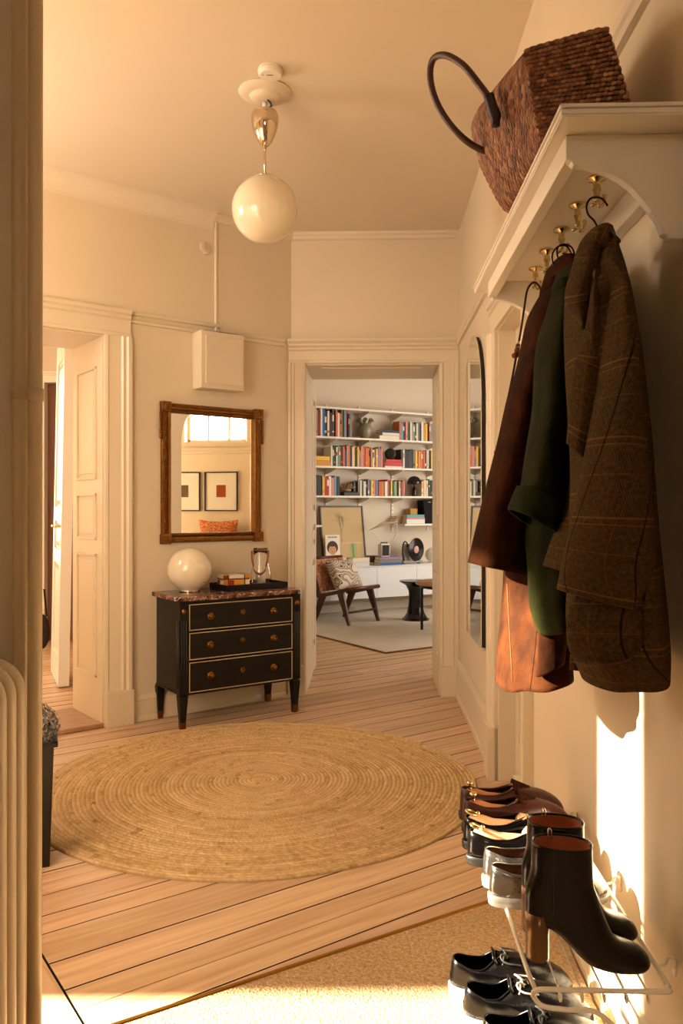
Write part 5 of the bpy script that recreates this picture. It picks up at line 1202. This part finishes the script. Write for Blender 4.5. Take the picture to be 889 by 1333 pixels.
bookrow('lower shelf middle row', ZS[3], (467, 527), ['grey', 'cream', 'olive', 'white', 'black', 'grey', 'brown', 'yellow', 'yellow', 'pink', 'mauve', 'navy', 'orange', 'orange', 'amber', 'white', 'cream', 'red', 'green', 'yellow', 'black', 'bright green', 'beige', 'dark brown', 'white', 'olive', 'terracotta', 'pink', 'white', 'red', 'terracotta'], (.165, .2), 'upright books, lower shelf middle', wr=(.019, .028))
bookrow('lower shelf right row', ZS[3], (549, 568), ['cream', 'amber', 'cream', 'white', 'black', 'green', 'navy'], (.17, .21), 'upright books, lower shelf right', wr=(.02, .03))
# vase with flared spouts
def LP(px, off, z): q = LV.at(px, off); return Vector((q.x, q.y, z))
CER = mat('olive grey glaze', '#8d8570', .3, var=.1, vscale=8)
t = thing('spouted_vase', 'olive grey ceramic vase with a ring of flared spouts on the upper book shelf', 'vase', LP(475, .13, ZS[1]+.001))
mb = MB(); mb.lathe([(0, 0), (.045, 0), (.05, .01), (.078, .06), (.086, .1), (.084, .14), (.07, .175), (.05, .19), (.0, .192)], n=36); mb.build('body', CER, t)
for k in range(8):
    a = TAU*k/8; d = Vector((math.cos(a), math.sin(a), 0)); mb = MB(); mb.tube([d*.05+Vector((0, 0, .165)), d*.062+Vector((0, 0, .195)), d*.078+Vector((0, 0, .215)), d*.098+Vector((0, 0, .228))], [.014, .012, .016, .028], 12, cap=False); mb.build('spout', CER, t, solid=.003)
# dark round ornament on the red stack
t = thing('round_ornament', 'dark round clock-like ornament standing on the red book stack', 'ornament', LP(508, .15, ZS[2]+.105)); mb = MB(); mb.lathe([(.03, -.02), (.06, -.022), (.07, -.01), (.07, .01), (.06, .022), (.03, .02)], M=Matrix.Translation((0, 0, .068)) @ Matrix.Rotation(PI/2, 4, 'X'), n=32); mb.build('ring', mat('dark patina', '#2c2a22', .4, .4, bump=.5, bscale=60), t)
mb = MB(); mb.box(-.03, .03, -.02, .02, 0, .008); mb.build('foot', mat('dark patina', '#2c2a22'), t)
# sculpture of coils on dark box
t = thing('storage_box', 'low dark box under the coral ornament on the lower book shelf', 'box', LP(453.5, .15, ZS[3]+.001)); ax = math.atan2(LV.d.y, LV.d.x)+PI; t.rotation_euler = (0, 0, ax)
mb = MB(); mb.box(-.105, .115, -.08, .08, 0, .035); mb.build('box_body', mat('dark leather box', '#2a1c18', .5), t, bevel=.003); mb = MB(); mb.box(-.106, .116, -.081, .081, .036, .042); mb.build('lid', mat('dark leather box', '#2a1c18'), t)
mb = MB(); rc = random.Random(4); c = LP(451, .15, ZS[3]+.046)
for k in range(26):
    a = rc.uniform(0, TAU); p = [c+Vector((0, 0, .02))]; d = Vector((math.cos(a), math.sin(a)*.7, rc.uniform(.3, 1.3))).normalized()
    for j in range(4): p.append(p[-1]+d*.022+Vector((rc.uniform(-.008, .008), 0, rc.uniform(-.004, .008))))
    mb.tube([Vector(q) for q in catmull([tuple(q) for q in p], 3)], .006, 6)
mb.sphere(c+Vector((0, 0, .02)), .035, 12, 8, sc=(1.6, 1, .6))
tag(mb.build('coral_ornament', mat('pale coral', '#b79a78', .7), origin=c), 'branching pale coral ornament on a dark box, lower book shelf', 'ornament')
mb = MB(); c = LP(461.5, .16, ZS[3]+.046); mb.box(-.04, .04, -.04, .04, 0, .12, M=Matrix.Translation(c) @ Matrix.Rotation(ax, 4, 'Z')); tag(mb.build('black_box', BLACKP, bevel=.004), 'small black box right of the coral ornament', 'box')
# black mushroom lamp
t = thing('mushroom_lamp', 'black dome lamp with a bulbous base on the lower book shelf', 'lamp', LP(539, .17, ZS[3]+.001))
mb = MB(); mb.lathe([(0, 0), (.03, 0), (.032, .01), (.031, .05), (.03, .085), (.022, .1), (.01, .108), (.006, .15), (0, .15)], n=28); mb.build('base', mat('glossy black', '#0b0a0b', .2), t)
mb = MB(); mb.lathe([(.088, .15), (.09, .158), (.086, .185), (.074, .212), (.052, .236), (.025, .247), (.0005, .25)], n=36, cap=False); mb.build('shade', mat('glossy black', '#0b0a0b'), t, solid=.003)
# things on short right shelf
t = thing('black_speaker', 'tall black angular speaker on the short shelf at the right', 'speaker', LP(555, .14, z5+.001)); t.rotation_euler = (0, 0, ax)
mb = MB(); mb.hexa([(-.07, -.08, 0), (.09, -.08, 0), (.09, .08, 0), (-.07, .08, 0), (-.095, -.06, .29), (.105, -.06, .29), (.105, .07, .29), (-.095, .07, .29)]); mb.build('housing', mat('matt black plastic', '#050405', .7, spec=.2), t, bevel=.01)
mb = MB(); mb.box(-.02, .02, -.066, -.062, .262, .272); mb.build('badge', mat('grey badge', '#8a8782', .4), t)
t = thing('yellow_box', 'small mustard yellow box on the short shelf beside the black speaker', 'box', LP(535.5, .08, z5+.001)); t.rotation_euler = (0, 0, ax); mb = MB(); mb.box(-.05, .055, -.05, .05, 0, .17); mb.build('box_body', mat('mustard card', '#c09440', .7), t, bevel=.003); mb = MB(); mb.box(-.052, .057, -.052, .052, .171, .185); mb.build('lid', mat('mustard card', '#c09440'), t)
stack(z5, 529.5, 553, [(.055, 'white', 0), (.02, 'pink', 0), (.035, 'teal', 1)], 'right stack on the short shelf')
stack(z5, 515, 529, [(.03, 'tan', 0), (.03, 'beige', 0), (.03, 'tan', 2)], 'left stack on the short shelf', off=.14)
# ============================================================ SIDEBOARD
SB = .40; sbt = zat(738.5, LV.at(455, SB).y); sbb = zat(780.5, LV.at(455, SB).y)
ta, tb = LV.t(405, SB)+.5, LV.t(568, SB)-.6
t = thing('sideboard', 'long low white wall hung sideboard in the living room', 'sideboard', LV.p((ta+tb)/2, 0, sbb))
WS = mat('white sideboard lacquer', '#e4e8ec', .4); mb = MB(); LV.box(mb, tb, ta, .001, SB-.02, sbb, sbt-.012); child_world(mb, 'cabinet_body', WS, t)
mb = MB(); LV.box(mb, tb, ta, .001, SB, sbt-.012, sbt); child_world(mb, 'top', WS, t, bevel=.001)
seams = [tb]+[LV.t(x, SB) for x in (542.5, 491, 430)]+[ta]
for a, b in zip(seams, seams[1:]):
    mb = MB(); LV.box(mb, a+.002, b-.002, SB-.018, SB, sbb, sbt-.015); child_world(mb, 'door', WS, t, bevel=.001)
def on_sb(px, off, dz=.001): return LP(px, off, sbt+dz)
def face(t): t.rotation_euler = (0, 0, ax); return t
# big framed picture leaning on the wall
fx0, fx1 = LV.t(420.5, .2), LV.t(477, .2); fw = fx0-fx1; Yp = LV.at(450, .2).y; fh = zat(658, Yp)-sbt
t = thing('leaning_picture', 'large thin framed drawing of a bare tree leaning on the wall above the sideboard', 'picture', LV.p((fx0+fx1)/2, .2, sbt+.002), rot=(-.14, 0, ax))
mb = MB(); hw = fw/2
for q in ((-hw, hw, 0, .018), (-hw, hw, fh-.018, fh), (-hw, -hw+.016, 0, fh), (hw-.016, hw, 0, fh)): mb.box(q[0], q[1], -.012, .012, q[2], q[3])
mb.build('frame', mat('dark brown frame', '#2b140e', .4), t)
mb = MB(); mb.box(-hw+.012, hw-.012, -.002, .004, .012, fh-.012, 0); 
def art(mb):
    g = random.Random(9)
    def br(p, a, L, w, d):
        q = (p[0]+math.sin(a)*L, p[1]+math.cos(a)*L); mb.add([(p[0]-w, -.003, p[1]), (p[0]+w, -.003, p[1]), (q[0]+w*.7, -.003, q[1]), (q[0]-w*.7, -.003, q[1])], [(0, 1, 2, 3)], 1)
        if d:
            for _ in range(3): br(q, a+g.uniform(-.7, .7), L*g.uniform(.6, .85), w*.65, d-1)
    br((-.02, .27), 0, .12, .0025, 4)
art(mb)
mb.add([(-hw+.05, -.0028, .265), (hw-.05, -.0028, .265), (hw-.05, -.0028, .27), (-hw+.05, -.0028, .27)], [(0, 1, 2, 3)], 2)
mb.add([(.08, -.0029, .03), (.17, -.0029, .03), (.17, -.0029, .26), (.08, -.0029, .26)], [(0, 1, 2, 3)], 3); mb.add([(.11, -.0031, .03), (.135, -.0031, .03), (.135, -.0031, .26), (.11, -.0031, .26)], [(0, 1, 2, 3)], 4)
mb.build('drawing', [mat('aged paper', '#cdb283', .7), mat('ink', '#6d5c4a', .8), mat('pale line', '#e4d6b8', .8), mat('pale green wash', '#aab584', .8), mat('green wash', '#7f9a5c', .8)], t)
# record sleeve with generic drawn portrait
t = thing('record_sleeve', 'white record sleeve with a drawn brown-haired head, standing before the leaning picture', 'record sleeve', on_sb(433, .27, .13), rot=(-.08, 0, ax))
mb = MB(); mb.box(-.09, .1, -.003, .003, 0, .24, 0)
def disc(mb, cx, cz, rx, rz, mi, y, n=24, a0=0, a1=TAU): mb.add([(cx+rx*math.cos(a0+(a1-a0)*k/n), y, cz+rz*math.sin(a0+(a1-a0)*k/n)) for k in range(n)], [tuple(range(n))], mi)
disc(mb, -.0, .095, .073, .075, 1, -.0035); disc(mb, 0, .065, .05, .055, 2, -.004); disc(mb, -.018, .078, .006, .003, 1, -.0044, 10); disc(mb, .018, .078, .006, .003, 1, -.0044, 10); disc(mb, 0, .045, .012, .003, 3, -.0044, 10); disc(mb, 0, .125, .05, .02, 1, -.0046)
for k in range(7): mb.box(-.055+k*.018, -.045+k*.018, -.004, -.0032, .205, .222, 1)
mb.build('sleeve', [mat('sleeve card', '#ece6d8', .6), mat('drawn hair', '#4a2c1e', .7), mat('drawn skin', '#cf9a72', .7), mat('drawn lips', '#a24a38', .7)], t)
zt_ = stack(sbt, 428, 451, [(.032, 'brown', 0), (.035, 'red', 0), (.045, 'cream', 0)], 'left stack on the sideboard', off=.375)
stack(sbt, 452, 459, [(.055, 'tan', 0), (.045, 'tan', 0)], 'brown stack on the sideboard', off=.25)
stack(sbt, 459.5, 481, [(.055, 'white', 0), (.045, 'cream', 0)], 'pale stack on the sideboard', off=.375)
stack(sbt, 481, 494, [(.03, 'cream', 0), (.035, 'brown', 0), (.04, 'brown', 0)], 'brown stack behind the grey books', off=.22)
stack(sbt, 494, 523, [(.028, 'blue', 0), (.035, 'grey', 0), (.035, 'mauve', 1)], 'blue based stack under the small black speaker', off=.375)
t = thing('small_speaker', 'small black portable speaker with a handle on the grey books', 'speaker', on_sb(500, .31, .102)); face(t)
mb = MB(); mb.box(-.062, .055, -.04, .04, .0, .15); mb.build('housing', WHITEPL, t, bevel=.006); mb = MB(); mb.box(-.052, .045, -.043, -.038, .012, .138); mb.build('grille', mat('black grille', '#0d0c0d', .7), t)
mb = MB(); mb.tube([(-.05, 0, .15), (-.045, 0, .166), (.04, 0, .166), (.048, 0, .15)], .007, 8); mb.build('handle', BLACKP, t)
# turntable, record upright
t = thing('turntable', 'upright turntable holding a black record on the sideboard', 'turntable', on_sb(536, .24)); face(t)
mb = MB(); mb.box(-.16, .13, -.05, .05, .012, .035); mb.box(-.12, -.04, -.02, .035, .03, .24); mb.build('plinth', mat('silver grey plastic', '#9c9690', .4), t, bevel=.006)
for x in (-.13, .1):
    mb = MB(); mb.lathe([(0, 0), (.02, 0), (.02, .012), (0, .012)], c=(x, 0, 0), n=16); mb.build('foot', BLACKP, t)
Mx = Matrix.Translation((.035, -.045, .17)) @ Matrix.Rotation(PI/2, 4, 'X') @ Matrix.Rotation(.25, 4, 'Y')
mb = MB(); mb.lathe([(0, 0), (.142, 0), (.143, .0015), (.142, .003), (.05, .003), (0, .003)], M=Mx, n=56)
for r in [.06+.008*k for k in range(10)]: mb.lathe([(r, .003), (r+.002, .0038), (r+.004, .003)], M=Mx, n=56, cap=False)
rec = mb.build('record', mat('vinyl', '#0b0b0c', .22), t); mb = MB(); mb.lathe([(.004, .0042), (.045, .0042), (.045, .003)], M=Mx, n=30, cap=False); mb.build('record_label', mat('pale pink label', '#d9aaa2', .6), rec)
mb = MB(); mb.tube([Vector(p) for p in catmull([(-.13, -.02, .04), (-.15, -.02, .12), (-.145, -.02, .22), (-.12, -.02, .27), (-.085, -.02, .25), (-.08, -.02, .2)], 4)], .008, 8); mb.build('tone_arm', BLACKP, t)
t = thing('white_ball_lamp', 'white round lamp at the right end of the sideboard, half behind the door casing', 'lamp', on_sb(562, .24)); mb = MB(); mb.sphere((0, 0, .1), .085, 24, 16); mb.build('globe', mat('white opal', '#ece6dc', .3), t); mb = MB(); mb.lathe([(0, 0), (.05, 0), (.045, .015), (0, .016)], n=24); mb.build('foot', WHITEPL, t)
# desk lamp with thin tilted shade and bent arm
t = thing('wall_lamp', 'white wall lamp with a wide shallow tilted shade and curved arm', 'lamp', LP(516, .02, 1.1))
Ya = LV.at(500, .3).y; mb = MB()
c = (P(480, 690, Ya)+P(517, 679, Ya))/2; w2 = (P(517, 679, Ya)-P(478, 691, Ya)); ln = w2.length/2; dx = w2.normalized(); sd_ = Vector((0, 1, 0)); up_ = dx.cross(sd_); up_ = up_ if up_.z > 0 else -up_
rows = []
for f, h in ((1, 0), (.8, .006), (.5, .02), (.25, .032), (.1, .04), (.01, .042)): rows.append([c+dx*ln*f*math.cos(TAU*k/40)+sd_*.12*f*math.sin(TAU*k/40)+up_*h for k in range(40)])
mb.grid(rows, True); child_world(mb, 'shade', mat('pale shade', '#e4dcce', .6), t, solid=.002)
mb = MB(); mb.tube([Vector(p) for p in catmull([tuple(P(a, b, Ya)) for a, b in ((512, 684), (516.5, 682), (516, 690), (513.5, 700), (506, 706), (503, 712))], 5)]+[], .006, 8); child_world(mb, 'arm', WHITEPL, t)
mb = MB(); mb.tube([P(484, 692, Ya), P(492, 702, Ya), P(498, 710, Ya)], .002, 6); child_world(mb, 'wire', WHITEPL, t)
# ============================================================ LOUNGE CHAIR
fc = P(450, 775, 8.40); fc2 = P(491, 770, 8.80)
f1 = Vector((fc.x, fc.y, 0)); f2 = Vector((fc2.x, fc2.y, 0)); sdv = (f2-f1); cw = sdv.length; sdv.normalize(); bdir = Vector((-sdv.y, sdv.x, 0))
if bdir.x > 0: bdir = -bdir
cm_ = (f1+f2)/2; cm_.z = .0128; ang = math.atan2(sdv.y, sdv.x)
t = thing('lounge_chair', 'low dark wood lounge chair with woven brown leather strap seat', 'chair', cm_, ang)   # local +X along the front, +Y towards the back
if (Matrix.Rotation(ang, 3, 'Z') @ Vector((0, 1, 0))).dot(bdir) < 0: raise Exception('chair dir')
DW = mat('dark teak', '#4a2011', .35, bump=.1, bscale=30, var=.15, vscale=8); STR = mat('cognac leather strap', '#a0603c', .45, bump=.1, bscale=80, col2='#c98f68', vscale=14); hw = cw/2
prof = [(-.02, .375), (.08, .355), (.2, .325), (.32, .30), (.42, .285)]
for s_ in (-1, 1):
    mb = MB(); q = catmull([(s_*(hw-.02), y, z) for y, z in prof], 4); rows = []
    for p in q: p = Vector(p); rows.append([p+Vector((-.016, 0, -.022)), p+Vector((.016, 0, -.022)), p+Vector((.016, 0, .014)), p+Vector((-.016, 0, .014))])
    mb.grid(rows, True, cap0=True, cap1=True, smooth=False); mb.build('side_rail', DW, t, bevel=.004)
    for (ya_, za_, yb2, zb2, w) in ((.09, .34, -.03, 0, .02), (.34, .29, .46, 0, .02)):
        mb = MB(); x = s_*(hw-.02); mb.hexa([(x-w*.7, yb2-.016, 0), (x+w*.7, yb2-.016, 0), (x+w*.7, yb2+.016, 0), (x-w*.7, yb2+.016, 0), (x-w*.8, ya_-.045, za_), (x+w*.8, ya_-.045, za_), (x+w*.8, ya_+.045, za_), (x-w*.8, ya_+.045, za_)]); mb.build('leg', DW, t, bevel=.004)
    mb = MB(); mb.hexa([(s_*(hw-.02)-.014, .36, .27), (s_*(hw-.02)+.014, .36, .27), (s_*(hw-.02)+.014, .42, .27), (s_*(hw-.02)-.014, .42, .27), (s_*(hw-.02)-.014, .50, .68), (s_*(hw-.02)+.014, .50, .68), (s_*(hw-.02)+.014, .53, .68), (s_*(hw-.02)-.014, .53, .68)]); mb.build('back_post', DW, t, bevel=.004)
mb = MB(); mb.tube([(-hw, -.02, .375), (hw, -.02, .375)], .022, 12); mb.build('front_rail', DW, t)
mb = MB(); mb.tube([(-hw+.02, .0, .13), (hw-.02, .0, .13)], .012, 10); mb.build('stretcher', DW, t)
mb = MB(); mb.tube([(-hw, .515, .68), (hw, .515, .68)], .016, 12); mb.build('top_rail', DW, t)
def weave(path, nacross, nal, name):
    mb = MB(); Q = catmull(path, 10); 
    for i in range(nacross):
        x = -hw+.05+(cw-.1)*(i+.5)/nacross; rows = []
        for j, p in enumerate(Q): lift = .004*math.sin(PI*j*nal/len(Q)+PI*(i % 2)); rows.append([Vector((x-.4*(cw-.1)/nacross, p[0], p[1]+.018+lift)), Vector((x+.4*(cw-.1)/nacross, p[0], p[1]+.018+lift))])
        mb.grid(rows)
    for j in range(nal):
        f = (j+.5)/nal*(len(Q)-1); a = Q[int(f)]; b = Q[min(int(f)+1, len(Q)-1)]; rows = []; d = Vector((0, b[0]-a[0], b[1]-a[1])).normalized()*.013
        for i in range(nacross*4+1):
            x = -hw+.02+(cw-.04)*i/(nacross*4); lift = .004*math.sin(PI*i/4+PI*(j % 2)); p = Vector((x, a[0], a[1]+.018+lift)); rows.append([p-d, p+d])
        mb.grid(rows)
    return mb.build(name, STR, t, solid=.003)
weave([(y, z) for y, z in prof], 13, 13, 'woven_seat'); 
mb = None
mbk = MB(); nb = 9
Q = [(.39, .33), (.43, .45), (.47, .56), (.505, .66)]; 
for i in range(12):
    x = -hw+.03+(cw-.06)*(i+.5)/12; rows = []
    for j in range(25):
        f = j/24; y = .39+.12*f; z = .33+.34*f; l = .005*math.sin(PI*j*nb/25+PI*(i % 2)); rows.append([Vector((x-.018, y-.02-l, z)), Vector((x+.018, y-.02-l, z))])
    mbk.grid(rows)
for j in range(nb):
    f = (j+.5)/nb; y = .39+.12*f; z = .33+.34*f; rows = []
    for i in range(49): x = -hw+.01+(cw-.02)*i/48; l = .005*math.sin(PI*i/4+PI*(j % 2)); rows.append([Vector((x, y-.02-l, z-.014)), Vector((x, y-.02-l, z+.014))])
    mbk.grid(rows)
mbk.build('woven_back', STR, t, solid=.003)
cw_ = Matrix.Translation(cm_) @ Matrix.Rotation(ang, 4, 'Z')
mb = MB(); M = Matrix.Translation((.06, .30, .50)) @ Matrix.Rotation(-.5, 4, 'X'); cushion(mb, .44, .36, .14, cw_ @ M)
tag(mb.build('patterned_cushion', wavy_mat('marbled cushion linen', ['#d8c9b4', '#5e5470', '#cdbb9f', '#2c201c', '#e4d8c6', '#8a6f4c', '#241a18', '#d8c9b4'], 3.2, 14), origin=cw_ @ Vector((.05, .25, .35))), 'wavy patterned beige and violet cushion leaning on the lounge chair back', 'cushion')
# ============================================================ TABLES
pc_ = P(541, 808, 8.87); GB = mat('glossy black', '#0b0a0b')
t = thing('pedestal_table', 'glossy black trumpet shaped pedestal side table on the pale rug', 'table', (pc_.x, pc_.y, .013))
mb = MB(); mb.lathe([(0, 0), (.150, 0), (.152, .012), (.125, .03), (.095, .08), (.08, .15), (.072, .24), (.08, .32), (.11, .38), (.165, .41), (.178, .415), (.178, .428), (0, .43)], n=48); mb.build('pedestal', GB, t, smooth_angle=50)
wc_ = Vector((1.17, 8.12, .013)); t = thing('round_coffee_table', 'round wooden topped table with thin black legs, cut off by the right door casing', 'table', wc_)
mb = MB(); mb.lathe([(0, .462), (.42, .462), (.425, .47), (.42, .485), (0, .485)], n=64); mb.build('table_top', mat('oak top', '#b58a5c', .4, var=.15, vscale=5, stretch=(1, 9, 1)), t)
mb = MB(); mb.lathe([(.36, .43), (.38, .43), (.38, .461), (.36, .461)], n=48, cap=False); mb.build('apron', BLACKP, t)
for a in (PI*.98, PI*1.48, 0, PI/2): mb = MB(); mb.box(.36*math.cos(a)-.013, .36*math.cos(a)+.013, .36*math.sin(a)-.013, .36*math.sin(a)+.013, 0, .45); mb.build('leg', BLACKP, t)
# ============================================================ LIVING ROOM RUG
c0 = FL(502, 851); dl = (FL(412, 828)-c0).normalized(); dr_ = Vector((-dl.y, dl.x, 0)); dr_ = dr_ if dr_.x > 0 else -dr_
mb = MB(); q = [c0, c0+dr_*2.2, c0+dr_*2.2+dl*2.55, c0+dl*2.55]
q[2] = c0+dr_*2.2+dl*2.3; q[3] = c0+dl*2.3
mb.hexa([v+Vector((0, 0, .001)) for v in q]+[v+Vector((0, 0, .012)) for v in q]); t = thing('area_rug', 'large pale beige wool rug with a brown bound edge in the living room', 'rug', (c0+dr_*1.1+dl*1.1)); child_world(mb, 'pile', mat('pale wool', '#cbc2b4', .95, bump=.5, bscale=80, var=.1, vscale=3), t)
mb = MB(); 
for a, b in ((q[0], q[1]), (q[0], q[3])): mb.tube([a+Vector((0, 0, .007)), b+Vector((0, 0, .007))], .008, 8)
child_world(mb, 'bound_edge', mat('brown binding', '#8a6840', .9), t)
mb = MB(); c = LV.at(459, .03); mb.box(c.x-.04, c.x+.04, c.y-.03, c.y+.03, .0, .05); mb.tube([(c.x, c.y, .03), (c.x+.2, c.y+.05, .01), (c.x+.35, c.y+.12, .01)], .004, 6); tag(mb.build('power_strip', WHITEPL), 'small white power strip on the floor under the sideboard', 'power strip')
# small wall switch plate on living wall hidden behind door not needed
# ============================================================ LIGHT
def area(name, loc, look, sx, sy, power, col, spread=180):
    l = bpy.data.lights.new(name, 'AREA'); l.shape = 'RECTANGLE'; l.size = sx; l.size_y = sy; l.energy = power; l.color = col; l.spread = math.radians(spread); o = bpy.data.objects.new(name, l); COL.objects.link(o); o.location = loc
    o.rotation_euler = Vector(look).to_track_quat('-Z', 'Z').to_euler(); return o
WARM = (1, .80, .58); DAY = (1, .84, .68)
area('daylight_transom', (AX-.2, (tran[0]+tran[1])/2, (tran[2]+tran[3])/2), (1, 0, -.1), .8, .67, LT['transom'], (1, .92, .8))
area('fill_alcove', (-1.6, 1.52, 1.6), (0, 1, 0), 1.1, 1.7, LT['alcove'], WARM)  # added fill lamp behind the unseen near-wall opening
area('daylight_tall', (AX-.2, 1.915, 1.5), (1, .12, 0), .3, 1.7, LT['tall'], WARM)
area('fill_front', (.1, -1.72, 2.5), (0, .55, -.83), .9, .5, LT['front'], WARM, 50)  # added fill lamp aimed at the floor for bounce light
area('daylight_living', (RX+.22, 8.3, 1.65), (-1, 0, 0), 2.6, 1.9, LT['living'], (1, .92, .84))
area('daylight_side_room', (-3.79, 7.62, 1.65), (0, -1, 0), 1.1, 1.9, LT['side'], (1, .80, .56))
s = bpy.data.lights.new('sun', 'SUN'); s.energy = LT['sun']; s.color = (1, .86, .66); s.angle = math.radians(2.0); so = bpy.data.objects.new('sun', s); COL.objects.link(so)
el = math.radians(23); so.rotation_euler = Vector((math.cos(el), 0.0, -math.sin(el))).to_track_quat('-Z', 'Z').to_euler(); so.location = (-6, 1.9, 3)
w = bpy.data.worlds.new('sky'); SC.world = w; w.use_nodes = True; w.node_tree.nodes['Background'].inputs[0].default_value = (1, .9, .75, 1); w.node_tree.nodes['Background'].inputs[1].default_value = LT['world']
# ============================================================ CAMERA
cam = bpy.data.cameras.new('camera'); cam.sensor_width = 36; cam.sensor_fit = 'AUTO'; cam.lens = FPX/1333*36; cam.shift_y = -(666.5-CY)/1333; cam.clip_start = .05
co = bpy.data.objects.new('camera', cam); COL.objects.link(co); co.location = (0, 0, CH); co.rotation_euler = (PI/2, 0, 0); SC.camera = co
SC.view_settings.view_transform = 'Standard'; SC.view_settings.look = 'None'; SC.view_settings.exposure = LT['exp']; SC.view_settings.gamma = 1; SC.view_settings.use_curve_mapping = False
